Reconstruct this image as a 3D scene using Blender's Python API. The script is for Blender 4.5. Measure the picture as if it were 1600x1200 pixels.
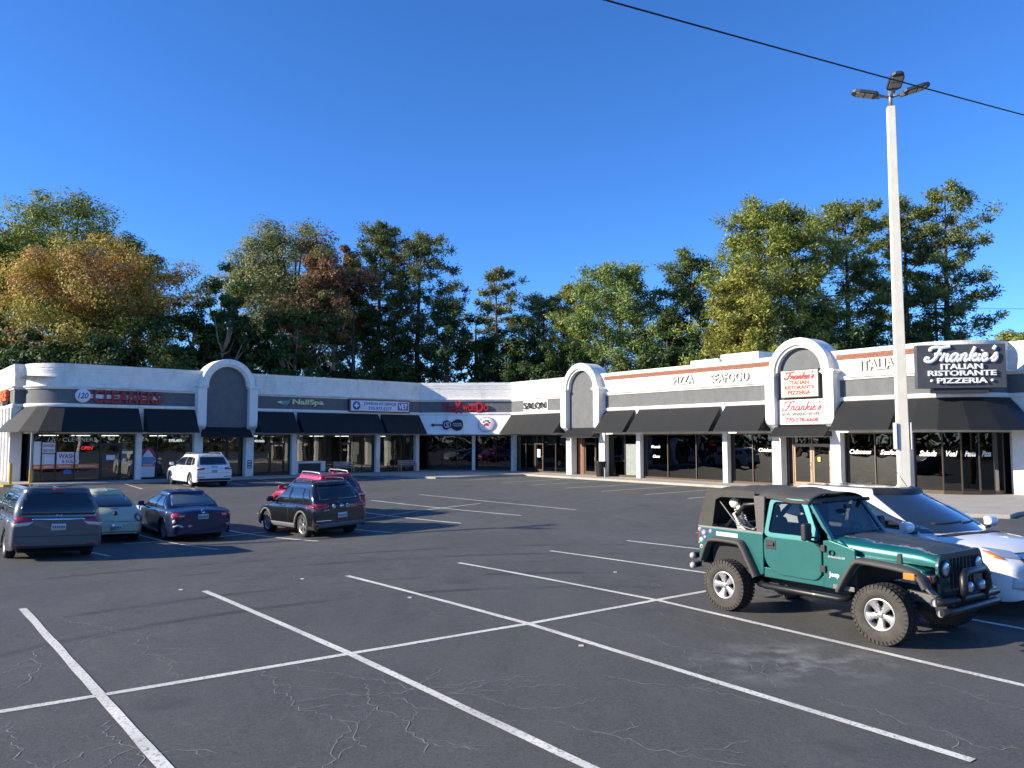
import bpy, bmesh, math, random
import numpy as np
from mathutils import Vector, Matrix
from mathutils.bvhtree import BVHTree
for o in list(bpy.data.objects): bpy.data.objects.remove(o)
R = math.radians
scn = bpy.context.scene
C = scn.collection
# ------------------------------------------------------------------ camera, sky, sun, exposure
cam = bpy.data.cameras.new('camera'); camo = bpy.data.objects.new('camera', cam); C.objects.link(camo)
cam.sensor_width = 36; cam.lens = 27.11; cam.clip_start = .1; cam.clip_end = 3000
camo.location = (0, 0, 2.7); camo.rotation_euler = (R(94.08), 0, 0)
scn.camera = camo
SUN_EL, SUN_AZ = 22.5, 259.0
w = bpy.data.worlds.new('World'); scn.world = w; w.use_nodes = True
nt = w.node_tree; nt.nodes.clear()
sky = nt.nodes.new('ShaderNodeTexSky'); sky.sky_type = 'NISHITA'; sky.sun_disc = False
sky.sun_elevation = R(SUN_EL); sky.sun_rotation = R(SUN_AZ); sky.altitude = 1800
sky.air_density = 1.0; sky.dust_density = 0; sky.ozone_density = 7.0
hs = nt.nodes.new('ShaderNodeHueSaturation'); hs.inputs['Saturation'].default_value = 1.10; hs.inputs['Hue'].default_value = .506
bg = nt.nodes.new('ShaderNodeBackground'); bg.inputs[1].default_value = .148
wo = nt.nodes.new('ShaderNodeOutputWorld')
nt.links.new(sky.outputs[0], hs.inputs['Color']); nt.links.new(hs.outputs[0], bg.inputs[0]); nt.links.new(bg.outputs[0], wo.inputs[0])
sl = bpy.data.lights.new('sun', 'SUN'); sl.energy = 5.0; sl.angle = R(.5); sl.color = (1, .89, .71)
so = bpy.data.objects.new('sun', sl); C.objects.link(so); so.location = (-60, -10, 40)
to_sun = Vector((math.sin(R(SUN_AZ))*math.cos(R(SUN_EL)), math.cos(R(SUN_AZ))*math.cos(R(SUN_EL)), math.sin(R(SUN_EL))))
so.rotation_euler = to_sun.to_track_quat('Z', 'Y').to_euler()
vs = scn.view_settings; vs.view_transform = 'Standard'; vs.look = 'None'; vs.exposure = 0.84; vs.gamma = 1; vs.use_curve_mapping = False
scn.render.engine = 'CYCLES'

# ------------------------------------------------------------------ materials
def srgb(r, g, b):
    f = lambda c: c/12.92 if c <= .04045 else ((c+.055)/1.055)**2.4
    return (f(r/255), f(g/255), f(b/255))
MATS = {}
def mat(name, col, rough=.6, metal=0, var=0, vscale=3, bump=0, bscale=40, coat=0, spec=.5, emit=None, estr=0, trans=0, stain=None, sscale=.8):
    if name in MATS: return MATS[name]
    m = bpy.data.materials.new(name); m.use_nodes = True; n = m.node_tree.nodes; l = m.node_tree.links
    b = n['Principled BSDF']; b.inputs['Base Color'].default_value = (*col, 1); b.inputs['Roughness'].default_value = rough
    b.inputs['Metallic'].default_value = metal; b.inputs['Specular IOR Level'].default_value = spec
    b.inputs['Coat Weight'].default_value = coat; b.inputs['Coat Roughness'].default_value = .04
    if emit: b.inputs['Emission Color'].default_value = (*emit, 1); b.inputs['Emission Strength'].default_value = estr
    tc = n.new('ShaderNodeTexCoord')
    if var:
        t = n.new('ShaderNodeTexNoise'); t.inputs['Scale'].default_value = vscale; t.inputs['Detail'].default_value = 8; t.inputs['Roughness'].default_value = .65
        l.new(tc.outputs['Object'], t.inputs['Vector'])
        r = n.new('ShaderNodeMapRange'); r.inputs[1].default_value = .3; r.inputs[2].default_value = .7; r.inputs[3].default_value = 1-var; r.inputs[4].default_value = 1+var
        l.new(t.outputs[0], r.inputs[0])
        mx = n.new('ShaderNodeVectorMath'); mx.operation = 'SCALE'; mx.inputs[0].default_value = col
        l.new(r.outputs[0], mx.inputs['Scale']); out = mx.outputs[0]
        if stain:
            t2 = n.new('ShaderNodeTexNoise'); t2.inputs['Scale'].default_value = sscale; t2.inputs['Detail'].default_value = 6; t2.inputs['Roughness'].default_value = .7
            mp = n.new('ShaderNodeMapping'); mp.inputs['Scale'].default_value = (1, 1, .35); l.new(tc.outputs['Object'], mp.inputs[0]); l.new(mp.outputs[0], t2.inputs['Vector'])
            r2 = n.new('ShaderNodeMapRange'); r2.inputs[1].default_value = .52; r2.inputs[2].default_value = .75; l.new(t2.outputs[0], r2.inputs[0])
            mm = n.new('ShaderNodeMix'); mm.data_type = 'RGBA'; l.new(r2.outputs[0], mm.inputs[0]); l.new(out, mm.inputs[6]); mm.inputs[7].default_value = (*stain, 1); out = mm.outputs[2]
        l.new(out, b.inputs['Base Color'])
    if bump:
        t = n.new('ShaderNodeTexNoise'); t.inputs['Scale'].default_value = bscale; t.inputs['Detail'].default_value = 5
        l.new(tc.outputs['Object'], t.inputs['Vector'])
        bp = n.new('ShaderNodeBump'); bp.inputs['Strength'].default_value = bump; bp.inputs['Distance'].default_value = .02
        l.new(t.outputs[0], bp.inputs['Height']); l.new(bp.outputs[0], b.inputs['Normal'])
    MATS[name] = m; return m
def glass(name, tint, refl=.06, rough=.01, gcol=(1, 1, 1), wav=0):
    if name in MATS: return MATS[name]
    m = bpy.data.materials.new(name); m.use_nodes = True; n = m.node_tree.nodes; l = m.node_tree.links; n.clear()
    o = n.new('ShaderNodeOutputMaterial'); mx = n.new('ShaderNodeMixShader'); t = n.new('ShaderNodeBsdfTransparent'); g = n.new('ShaderNodeBsdfGlossy')
    t.inputs[0].default_value = (*tint, 1); g.inputs['Roughness'].default_value = rough; g.inputs[0].default_value = (*gcol, 1)
    f = n.new('ShaderNodeLayerWeight'); f.inputs[0].default_value = .5
    pw = n.new('ShaderNodeMath'); pw.operation = 'POWER'; pw.inputs[1].default_value = 4.0; l.new(f.outputs['Facing'], pw.inputs[0])
    a = n.new('ShaderNodeMath'); a.operation = 'MULTIPLY_ADD'; a.inputs[1].default_value = .85; a.inputs[2].default_value = refl+.04; a.use_clamp = True
    if wav:
        tc = n.new('ShaderNodeTexCoord'); tn = n.new('ShaderNodeTexNoise'); tn.inputs['Scale'].default_value = .9; tn.inputs['Detail'].default_value = 1
        bp = n.new('ShaderNodeBump'); bp.inputs['Strength'].default_value = wav; bp.inputs['Distance'].default_value = .05
        l.new(tc.outputs['Object'], tn.inputs['Vector']); l.new(tn.outputs[0], bp.inputs['Height']); l.new(bp.outputs[0], g.inputs['Normal'])
    l.new(pw.outputs[0], a.inputs[0]); l.new(a.outputs[0], mx.inputs[0]); l.new(t.outputs[0], mx.inputs[1]); l.new(g.outputs[0], mx.inputs[2]); l.new(mx.outputs[0], o.inputs[0])
    MATS[name] = m; return m

# ------------------------------------------------------------------ mesh helpers
def tag(o, label=None, cat=None, group=None, kind=None):
    if label: o['label'] = label
    if cat: o['category'] = cat
    if group: o['group'] = group
    if kind: o['kind'] = kind
    return o
def empty(name, loc=(0, 0, 0), rz=0, k=1, parent=None):
    o = bpy.data.objects.new(name, None); o.empty_display_size = .2; C.objects.link(o)
    o.location = loc; o.rotation_euler = (0, 0, rz); o.scale = (k, k, k); o.parent = parent
    return o
def link(name, me, m=None, parent=None):
    o = bpy.data.objects.new(name, me); C.objects.link(o); o.parent = parent
    if m is not None and not len(me.materials):
        for q in (m if isinstance(m, (list, tuple)) else [m]): me.materials.append(q)
    return o
class MB:
    def __init__(s): s.v = []; s.f = []; s.m = []; s.sm = []
    def add(s, vs, fs, mi=0, smooth=False):
        n = len(s.v); s.v += [tuple(q) for q in vs]
        for f in fs: s.f.append([i+n for i in f]); s.m.append(mi); s.sm.append(smooth)
        return s
    def hexa(s, p, mi=0):   # 8 points: bottom 4 ccw, top 4
        return s.add(p, [(3, 2, 1, 0), (4, 5, 6, 7), (0, 1, 5, 4), (1, 2, 6, 5), (2, 3, 7, 6), (3, 0, 4, 7)], mi)
    def box(s, x0, x1, y0, y1, z0, z1, mi=0):
        return s.hexa([(x0, y0, z0), (x1, y0, z0), (x1, y1, z0), (x0, y1, z0), (x0, y0, z1), (x1, y0, z1), (x1, y1, z1), (x0, y1, z1)], mi)
    def prism(s, poly, a, b, axis='y', mi=0):   # polygon extruded along an axis
        P = {'y': lambda u, v, t: (u, t, v), 'x': lambda u, v, t: (t, u, v), 'z': lambda u, v, t: (u, v, t)}[axis]
        n = len(poly); vs = [P(u, v, a) for u, v in poly]+[P(u, v, b) for u, v in poly]
        return s.add(vs, [tuple(range(n))[::-1], tuple(range(n, 2*n))]+[(i, (i+1) % n, n+(i+1) % n, n+i) for i in range(n)], mi)
    def tube(s, pts, r, n=8, mi=0, cap=True, smooth=True):
        pts = [Vector(p) for p in pts]; rs = r if isinstance(r, (list, tuple)) else [r]*len(pts); vs = []
        up = None
        for i, p in enumerate(pts):
            d = (pts[min(i+1, len(pts)-1)]-pts[max(i-1, 0)])
            d = d.normalized() if d.length > 1e-9 else Vector((0, 0, 1))
            if up is None or abs(up.dot(d)) > .98: up = Vector((0, 0, 1)) if abs(d.z) < .9 else Vector((1, 0, 0))
            a = d.cross(up).normalized(); b = a.cross(d).normalized(); up = b
            for k in range(n):
                t = 2*math.pi*k/n; vs.append(p+(a*math.cos(t)+b*math.sin(t))*rs[i])
        fs = [(i*n+k, i*n+(k+1) % n, (i+1)*n+(k+1) % n, (i+1)*n+k) for i in range(len(pts)-1) for k in range(n)]
        s.add(vs, fs, mi, smooth)
        if cap:
            m = len(s.v)-len(vs); s.f.append([m+k for k in range(n)][::-1]); s.m.append(mi); s.sm.append(False)
            e = m+(len(pts)-1)*n; s.f.append([e+k for k in range(n)]); s.m.append(mi); s.sm.append(False)
        return s
    def lathe(s, prof, n=24, axis='z', c=(0, 0, 0), mi=0, smooth=True):
        vs = []
        for r, h in prof:
            for k in range(n):
                t = 2*math.pi*k/n; a, b = r*math.cos(t), r*math.sin(t)
                q = {'z': (a, b, h), 'y': (a, h, b), 'x': (h, a, b)}[axis]; vs.append((q[0]+c[0], q[1]+c[1], q[2]+c[2]))
        return s.add(vs, [(i*n+k, i*n+(k+1) % n, (i+1)*n+(k+1) % n, (i+1)*n+k) for i in range(len(prof)-1) for k in range(n)], mi, smooth)
    def ball(s, c, r, n=12, m=8, mi=0, sc=(1, 1, 1)):
        prof = [(max(1e-4, math.sin(math.pi*i/m)), -math.cos(math.pi*i/m)) for i in range(m+1)]
        t = MB().lathe(prof, n); return s.add([(c[0]+r*x*sc[0], c[1]+r*y*sc[1], c[2]+r*z*sc[2]) for x, y, z in t.v], t.f, mi, True)
    def grid(s, rows, mi=0, smooth=True, close=False):
        n = len(rows[0]); vs = [p for r in rows for p in r]; k = n if close else n-1
        return s.add(vs, [(i*n+j, i*n+(j+1) % n, (i+1)*n+(j+1) % n, (i+1)*n+j) for i in range(len(rows)-1) for j in range(k)], mi, smooth)
    def xf(s, M):
        s.v = [tuple(M @ Vector(p)) for p in s.v]; return s
    def mesh(s, name):
        me = bpy.data.meshes.new(name); me.from_pydata(s.v, [], s.f); 
        me.polygons.foreach_set('material_index', s.m); me.polygons.foreach_set('use_smooth', s.sm)
        bm = bmesh.new(); bm.from_mesh(me); bmesh.ops.recalc_face_normals(bm, faces=bm.faces); bm.to_mesh(me); bm.free()
        return me
    def build(s, name, m, parent=None, bevel=0, seg=2, sub=0):
        o = link(name, s.mesh(name), m, parent)
        if bevel:
            b = o.modifiers.new('b', 'BEVEL'); b.width = bevel; b.segments = seg; b.limit_method = 'ANGLE'; b.angle_limit = R(40)
        if sub:
            b = o.modifiers.new('s', 'SUBSURF'); b.levels = sub; b.render_levels = sub
        return o
class Frame:   # a wall line: s runs along the wall left to right, off outwards, z up
    def __init__(f, x, y, dx, dy):
        f.o = (x, y); l = math.hypot(dx, dy); f.d = (dx/l, dy/l); f.n = (f.d[1], -f.d[0])
    def p(f, s, off, z): return (f.o[0]+f.d[0]*s+f.n[0]*off, f.o[1]+f.d[1]*s+f.n[1]*off, z)
    def box(f, mb, s0, s1, o0, o1, z0, z1, mi=0):
        return mb.hexa([f.p(s0, o1, z0), f.p(s1, o1, z0), f.p(s1, o0, z0), f.p(s0, o0, z0), f.p(s0, o1, z1), f.p(s1, o1, z1), f.p(s1, o0, z1), f.p(s0, o0, z1)], mi)
    def M(f, s, off, z, tilt=0):   # local x along wall, local y up, local z outwards
        o = f.p(s, off, z)
        m = Matrix(((f.d[0], 0, f.n[0], o[0]), (f.d[1], 0, f.n[1], o[1]), (0, 1, 0, o[2]), (0, 0, 0, 1)))
        return m @ Matrix.Rotation(tilt, 4, 'X')
    def prism(f, mb, poly, a, b, mi=0):  # polygon in (s,z) extruded from off a to b
        n = len(poly); vs = [f.p(u, a, v) for u, v in poly]+[f.p(u, b, v) for u, v in poly]
        return mb.add(vs, [tuple(range(n))[::-1], tuple(range(n, 2*n))]+[(i, (i+1) % n, n+(i+1) % n, n+i) for i in range(n)], mi)
def offset_path(path, off):
    out = []; n = len(path)
    for i in range(n):
        ds = []
        if i > 0: ds.append((Vector(path[i])-Vector(path[i-1])).normalized())
        if i < n-1: ds.append((Vector(path[i+1])-Vector(path[i])).normalized())
        ns = [Vector((d.y, -d.x)) for d in ds]; m = sum(ns, Vector((0, 0))).normalized(); k = m.dot(ns[0])
        out.append(Vector(path[i])+m*(off/max(k, .3)))
    return out
def sweep(mb, path, prof, mi=0, caps=True):   # closed profile of (off,z) along a plan path
    path = [Vector(p) for p in path]; rings = []
    for off, z in prof: rings.append([(q.x, q.y, z) for q in offset_path(path, off)])
    n = len(path); k = len(prof)
    vs = [rings[j][i] for i in range(n) for j in range(k)]
    fs = [(i*k+j, i*k+(j+1) % k, (i+1)*k+(j+1) % k, (i+1)*k+j) for i in range(n-1) for j in range(k)]
    if caps: fs += [tuple(range(k)), tuple((n-1)*k+j for j in range(k))[::-1]]
    return mb.add(vs, fs, mi)
def text_mesh(s, width=None, height=None, ext=0, shear=0, bold=0, name='lettering', sx=1):
    cu = bpy.data.curves.new(name, 'FONT'); cu.body = s; cu.align_x = 'CENTER'; cu.align_y = 'CENTER'; cu.shear = shear; cu.offset = bold; cu.resolution_u = 3
    t = bpy.data.objects.new(name, cu); C.objects.link(t); bpy.context.view_layer.update()
    me = bpy.data.meshes.new_from_object(t.evaluated_get(bpy.context.evaluated_depsgraph_get())); bpy.data.objects.remove(t); bpy.data.curves.remove(cu)
    co = np.empty(len(me.vertices)*3); me.vertices.foreach_get('co', co); co = co.reshape(-1, 3)
    lo, hi = co.min(0), co.max(0); c = (lo+hi)/2; co -= c
    kx = width/(hi[0]-lo[0]) if width else None; ky = height/(hi[1]-lo[1]) if height else None
    kx = kx or ky*sx; ky = ky or kx; co[:, 0] *= kx; co[:, 1] *= ky; co[:, 2] = 0
    v = [tuple(q) for q in co]; f = [tuple(p.vertices) for p in me.polygons]; bpy.data.meshes.remove(me)
    if ext:
        m = bpy.data.meshes.new(name); m.from_pydata(v, [], f); bm = bmesh.new(); bm.from_mesh(m); bmesh.ops.remove_doubles(bm, verts=bm.verts, dist=1e-5)
        r = bmesh.ops.extrude_face_region(bm, geom=bm.faces[:]); 
        for q in r['geom']:
            if isinstance(q, bmesh.types.BMVert): q.co.z += ext
        bmesh.ops.recalc_face_normals(bm, faces=bm.faces); bm.to_mesh(m); bm.free()
    else:
        m = bpy.data.meshes.new(name); m.from_pydata(v, [], f)
    return m
def text(s, M, m, parent, width=None, height=None, ext=.004, shear=0, bold=0, name='lettering', sx=1):
    me = text_mesh(s, width, height, ext, shear, bold, name, sx); o = link(name, me, m, parent)
    o.matrix_world = M if parent is None else parent_inv(parent) @ M
    return o
def parent_inv(p):
    m = Matrix.Identity(4)
    while p is not None:
        m = p.matrix_basis @ m; p = p.parent
    return m.inverted()
def gz(x, y): return -.42*math.exp(-((x+10)**2/49+(y-25)**2/49))
rnd = random.Random(7)
# ------------------------------------------------------------------ ground, lot, markings
def node_asphalt():
    m = bpy.data.materials.new('asphalt'); m.use_nodes = True; n = m.node_tree.nodes; l = m.node_tree.links; b = n['Principled BSDF']
    tc = n.new('ShaderNodeTexCoord'); P = tc.outputs['Object']
    def noise(sc, det=6, ro=.6, src=P, scl=None):
        t = n.new('ShaderNodeTexNoise'); t.inputs['Scale'].default_value = sc; t.inputs['Detail'].default_value = det; t.inputs['Roughness'].default_value = ro
        if scl:
            mp = n.new('ShaderNodeMapping'); mp.inputs['Rotation'].default_value = (0, 0, scl[3]); mp.inputs['Scale'].default_value = scl[:3]; l.new(src, mp.inputs[0]); l.new(mp.outputs[0], t.inputs['Vector'])
        else: l.new(src, t.inputs['Vector'])
        return t.outputs[0]
    def rng(v, a, b2, c, d):
        r = n.new('ShaderNodeMapRange'); r.inputs[1].default_value = a; r.inputs[2].default_value = b2; r.inputs[3].default_value = c; r.inputs[4].default_value = d; l.new(v, r.inputs[0]); return r.outputs[0]
    def mul(a, c):
        q = n.new('ShaderNodeMath'); q.operation = 'MULTIPLY'; l.new(a, q.inputs[0]); (l.new(c, q.inputs[1]) if not isinstance(c, float) else q.inputs.__getitem__(1).__setattr__('default_value', c)); return q.outputs[0]
    def mix(f, a, c):
        q = n.new('ShaderNodeMix'); q.data_type = 'RGBA'; l.new(f, q.inputs[0])
        for i, v in ((6, a), (7, c)):
            if isinstance(v, tuple): q.inputs[i].default_value = (*v, 1)
            else: l.new(v, q.inputs[i])
        return q.outputs[2]
    col = mix(rng(noise(.26, 7, .68), .36, .64, 0, 1), (.052, .0525, .048), (.100, .099, .091))
    col = mix(rng(noise(1.3, 6, .7, P, (1, .22, 1, .67)), .42, .68, 0, .6), col, (.115, .113, .102))
    col = mix(rng(noise(90, 3, .8), .5, .78, 0, .6), col, (.21, .205, .195))
    col = mix(rng(noise(20, 8, .9), .44, .60, 0, .8), col, (.150, .148, .137))
    col = mix(rng(noise(46, 4, .9), .50, .62, 0, .75), col, (.034, .034, .032))
    col = mix(rng(noise(9, 6, .8), .52, .72, 0, .6), col, (.040, .040, .037))
    col = mix(rng(noise(.45, 3, .5), .64, .74, 0, .6), col, (.045, .0445, .041))
    # cracks: warped cell edges, only in patches
    vm = n.new('ShaderNodeVectorMath'); vm.operation = 'MULTIPLY_ADD'; t = n.new('ShaderNodeTexNoise'); t.inputs['Scale'].default_value = 1.6; t.inputs['Detail'].default_value = 7; t.inputs['Roughness'].default_value = .75; l.new(P, t.inputs['Vector'])
    l.new(t.outputs['Color'], vm.inputs[0]); vm.inputs[1].default_value = (.8, .8, 0); l.new(P, vm.inputs[2])
    vo = n.new('ShaderNodeTexVoronoi'); vo.feature = 'DISTANCE_TO_EDGE'; vo.inputs['Scale'].default_value = .62; l.new(vm.outputs[0], vo.inputs['Vector'])
    cr = mul(rng(vo.outputs[0], .002, .0065, 1, 0), rng(noise(.33, 3, .5), .5, .62, 0, 1))
    crk = mul(cr, rng(noise(2.5, 4, .6), .36, .56, .1, 1))
    col = mix(mul(crk, .35), col, (.20, .20, .18))
    # pale chalky scuff in the near stall and old curved tyre tracks
    def dist(cx_, cy_, sx_, sy_):
        q = n.new('ShaderNodeMapping'); q.vector_type = 'TEXTURE'; q.inputs['Location'].default_value = (cx_, cy_, 0); q.inputs['Scale'].default_value = (sx_, sy_, 1e6); l.new(P, q.inputs[0])
        g = n.new('ShaderNodeVectorMath'); g.operation = 'LENGTH'; l.new(q.outputs[0], g.inputs[0]); return g.outputs['Value']
    sc = mul(rng(dist(3.35, 9.6, 1.5, 1.1), .25, 1, 1, 0), rng(noise(2.1, 7, .7), .46, .64, 0, 1)); col = mix(mul(sc, .65), col, (.34, .335, .31))
    for rad in (9.2, 10.7, 13.4, 14.9):
        d = dist(1.5, 5.2, 1, 1)
        up = rng(d, rad-.16, rad-.04, 0, 1); dn = rng(d, rad+.04, rad+.16, 1, 0); tm = mul(mul(up, dn), rng(noise(.5, 4, .6), .42, .6, 0, 1)); col = mix(mul(tm, .85), col, (.045, .045, .046))
    l.new(col, b.inputs['Base Color'])
    l.new(rng(noise(2, 4, .6), .3, .7, .62, .82), b.inputs['Roughness']); b.inputs['Specular IOR Level'].default_value = .35
    bp = n.new('ShaderNodeBump'); bp.inputs['Strength'].default_value = .8; bp.inputs['Distance'].default_value = .012; l.new(noise(110, 4, .8), bp.inputs['Height']); l.new(bp.outputs[0], b.inputs['Normal'])
    return m
ASPH = node_asphalt()
def node_paint(name, colr, thr=.62):
    m = bpy.data.materials.new(name); m.use_nodes = True; n = m.node_tree.nodes; l = m.node_tree.links; b = n['Principled BSDF']
    tc = n.new('ShaderNodeTexCoord'); t = n.new('ShaderNodeTexNoise'); t.inputs['Scale'].default_value = 26; t.inputs['Detail'].default_value = 8; t.inputs['Roughness'].default_value = .8
    l.new(tc.outputs['Object'], t.inputs['Vector']); r = n.new('ShaderNodeMapRange'); r.inputs[1].default_value = thr-.07; r.inputs[2].default_value = thr+.05; l.new(t.outputs[0], r.inputs[0])
    t2 = n.new('ShaderNodeTexNoise'); t2.inputs['Scale'].default_value = 1.1; t2.inputs['Detail'].default_value = 4; l.new(tc.outputs['Object'], t2.inputs['Vector'])
    r2 = n.new('ShaderNodeMapRange'); r2.inputs[1].default_value = .3; r2.inputs[2].default_value = .7; r2.inputs[3].default_value = .72; r2.inputs[4].default_value = 1.05; l.new(t2.outputs[0], r2.inputs[0])
    sc = n.new('ShaderNodeVectorMath'); sc.operation = 'SCALE'; sc.inputs[0].default_value = colr; l.new(r2.outputs[0], sc.inputs['Scale'])
    q = n.new('ShaderNodeMix'); q.data_type = 'RGBA'; l.new(r.outputs[0], q.inputs[0]); l.new(sc.outputs[0], q.inputs[6]); q.inputs[7].default_value = (.11, .108, .105, 1); l.new(q.outputs[2], b.inputs['Base Color']); b.inputs['Roughness'].default_value = .7
    return m
PAINT = node_paint('line_paint', (.78, .755, .66), .585); BLUEP = node_paint('blue_paint', (.02, .10, .36)); YELP = node_paint('yellow_paint', (.75, .45, .03), .66)
gm = MB(); gm.add([(-900, -700, -.5), (900, -700, -.5), (900, 1300, -.5), (-900, 1300, -.5)], [(0, 1, 2, 3)])
tag(gm.build('ground', mat('earth', (.035, .036, .018), .95, var=.35, vscale=.2, bump=.5, bscale=3)), 'dry grass and earth around the lot', kind='structure')
xs = list(np.arange(-75, 71, 1.25)); ys = list(np.arange(-40, 96, 1.25))
lot = MB(); lot.grid([[(x, y, gz(x, y)) for x in xs] for y in ys])
for f in range(len(lot.sm)): lot.sm[f] = True
# skirt so that the lot is a slab resting on the earth
x0, x1, y0, y1 = xs[0], xs[-1], ys[0], ys[-1]
for a, b in (((x0, y0), (x1, y0)), ((x1, y0), (x1, y1)), ((x1, y1), (x0, y1)), ((x0, y1), (x0, y0))):
    lot.add([(*a, 0), (*b, 0), (*b, -.5), (*a, -.5)], [(0, 1, 2, 3)])
lot = lot.build('parking_lot', ASPH); tag(lot, 'dark asphalt parking lot with white stall lines', kind='structure')
def strip(pts, wd, name='parking_line', m=None, dz=.005):
    P = [Vector(p[:2]) for p in pts]; q = []
    for a, b in zip(P, P[1:]):
        k = max(2, int((b-a).length/.6))
        q += [a+(b-a)*i/k for i in range(k)]
    q.append(P[-1]); l_ = offset_path(q, wd/2); r_ = offset_path(q, -wd/2)
    j = lambda: rnd.uniform(-.006, .006)
    mb = MB().grid([[(a.x+j(), a.y+j(), gz(a.x, a.y)+dz), (b.x+j(), b.y+j(), gz(b.x, b.y)+dz)] for a, b in zip(l_, r_)])
    o = mb.build(name, m or PAINT, lot); return o
V = Vector((.629, -.777)); U = Vector((.777, .629))
# near row: cross line and stall lines through it
strip([(-8.2, 5.75), (-4.35, 8.35), (-2.05, 9.93), (.23, 11.51), (2.42, 13.17), (4.75, 14.9), (7.0, 16.65), (9.3, 18.4), (14, 22)], .105)
for a, b, c in (((-7.84, 12.58), (-4.35, 8.35), (-1.2, 4.55)), ((-5.51, 14.05), (-2.05, 9.93), (1.2, 5.85)), ((-3.29, 15.62), (.23, 11.51), (3.87, 6.68)), ((-1.17, 17.22), (2.42, 13.17), (6.15, 7.9)),
                ((.93, 18.99), (4.75, 14.9), (8.35, 9.6)), ((3.07, 20.8), (7.0, 16.65), (10.6, 11.5)), ((5.3, 22.5), (9.3, 18.4), (12.6, 13.2))):
    strip([a, b], .105, dz=.009); strip([b, c], .105, dz=.009)
# middle row
strip([(-11.4, 22.9), (-8.78, 25.47), (-5.51, 28.3), (-1.34, 32.9)], .1)
for a, b in (((-4.52, 37.9), (2.45, 29.8)), ((-6.31, 34.82), (.34, 27.85)), ((-8.2, 33.0), (-1.7, 25.9)), ((-10.04, 30.67), (-3.65, 23.94)), ((-12.0, 28.8), (-5.6, 22.55)), ((-14.0, 27.1), (-7.91, 21.08)), ((-15.9, 25.2), (-10.05, 19.53))):
    strip([a, b], .1, dz=.009)
# stalls in front of the left wing and the right wing
for a, b in (((-23.4, 46.9), (-20.0, 42.0)), ((-21.3, 48.7), (-17.6, 43.4)), ((-19.2, 50.5), (-15.7, 45.4)), ((-17.1, 52.3), (-13.7, 47.0)), ((-15.0, 54.1), (-11.5, 49.0)), ((-12.9, 55.9), (-9.6, 51.2))):
    strip([a, b], .1)
for a, b in (((-2.75, 51.29), (.67, 53.8)), ((-.6, 48.28), (3.44, 52.1)), ((1.13, 45.61), (5.74, 49.74)), ((2.88, 42.66), (7.93, 46.91)), ((4.62, 40.07), (9.46, 44.6)), ((6.47, 37.78), (10.9, 41.7)), ((8.0, 35.36), (12.6, 39.3)), ((9.7, 33.0), (14.1, 36.9))):
    strip([a, b], .1)
# accessible bay by the corner: blue symbol and hatching
hb = [(-9.35, 51.6), (-7.9, 52.7), (-7.1, 51.65), (-8.55, 50.5)]
MB().add([(x, y, gz(x, y)+.007) for x, y in hb], [(0, 1, 2, 3)]).build('accessible_symbol', BLUEP, lot)
strip([(-8.6, 51.45), (-8.0, 51.9)], .12, 'accessible_mark', dz=.012); strip([(-8.45, 51.9), (-8.1, 51.35)], .12, 'accessible_mark', dz=.014)
strip([(-10.6, 56.9), (-7.0, 50.9)], .1, dz=.009)
for i in range(5): strip([(-10.3+.75*i, 56.2-1.15*i), (-8.6+.62*i, 56.7-1.05*i)], .1, 'hatch_line')
# small litter
for i, (x, y) in enumerate(((-1.75, 13.4), (-4.1, 15.3), (2.1, 15.9), (-6.0, 14.2), (.9, 10.3))):
    mb = MB().box(-.03, .035, -.02, .025, 0, .012); mb.v = [(x+a+rnd.uniform(-.008, .008), y+b, c+gz(x, y)) for a, b, c in mb.v]
    tag(mb.build('paper_scrap', mat('scrap', (.7, .7, .66), .9)), 'tiny pale scrap of litter on the asphalt %s' % ('beside the third near stall line', 'far left of the second near stall line', 'left of the green off-road car', 'between the two leftmost near stall lines', 'just below the long cross line')[i], 'litter', 'scraps of litter on the asphalt')

# cracks in the asphalt: jagged pale polylines that branch
CRK = mat('crack_filler', (.26, .255, .235), .95, var=.4, vscale=30)
def crack(a, b, wd=.016, jag=.10, branch=2, seed=0, depth=0):
    g = random.Random(seed); a, b = Vector(a), Vector(b); n = max(5, int((b-a).length/.06)); d = (b-a)/n; nn = Vector((-d.y, d.x)).normalized(); off = 0; pts = []
    for i in range(n+1):
        off = off*.9+g.uniform(-jag, jag)*.36; pts.append(a+d*i+nn*off)
    rows = []
    for i, q in enumerate(pts):
        t_ = (pts[min(i+1, n)]-pts[max(i-1, 0)]).normalized(); m_ = Vector((-t_.y, t_.x))*wd*g.uniform(.25, .8)*(1 if 0 < i < n else .1); rows.append([(q.x-m_.x, q.y-m_.y, gz(q.x, q.y)+.0045+.0006*depth), (q.x+m_.x, q.y+m_.y, gz(q.x, q.y)+.0045+.0006*depth)])
    MB().grid(rows, smooth=False).build('asphalt_crack', CRK, lot)
    if depth < 2:
        for k_ in range(branch):
            i = g.randrange(n//4, n); an = g.choice((-1, 1))*g.uniform(.5, 1.2); v = Vector((d.x*math.cos(an)-d.y*math.sin(an), d.x*math.sin(an)+d.y*math.cos(an)))*n*g.uniform(.2, .45); crack(pts[i], pts[i]+v, wd*.8, jag*.9, 1, seed*7+k_+1, depth+1)
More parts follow.
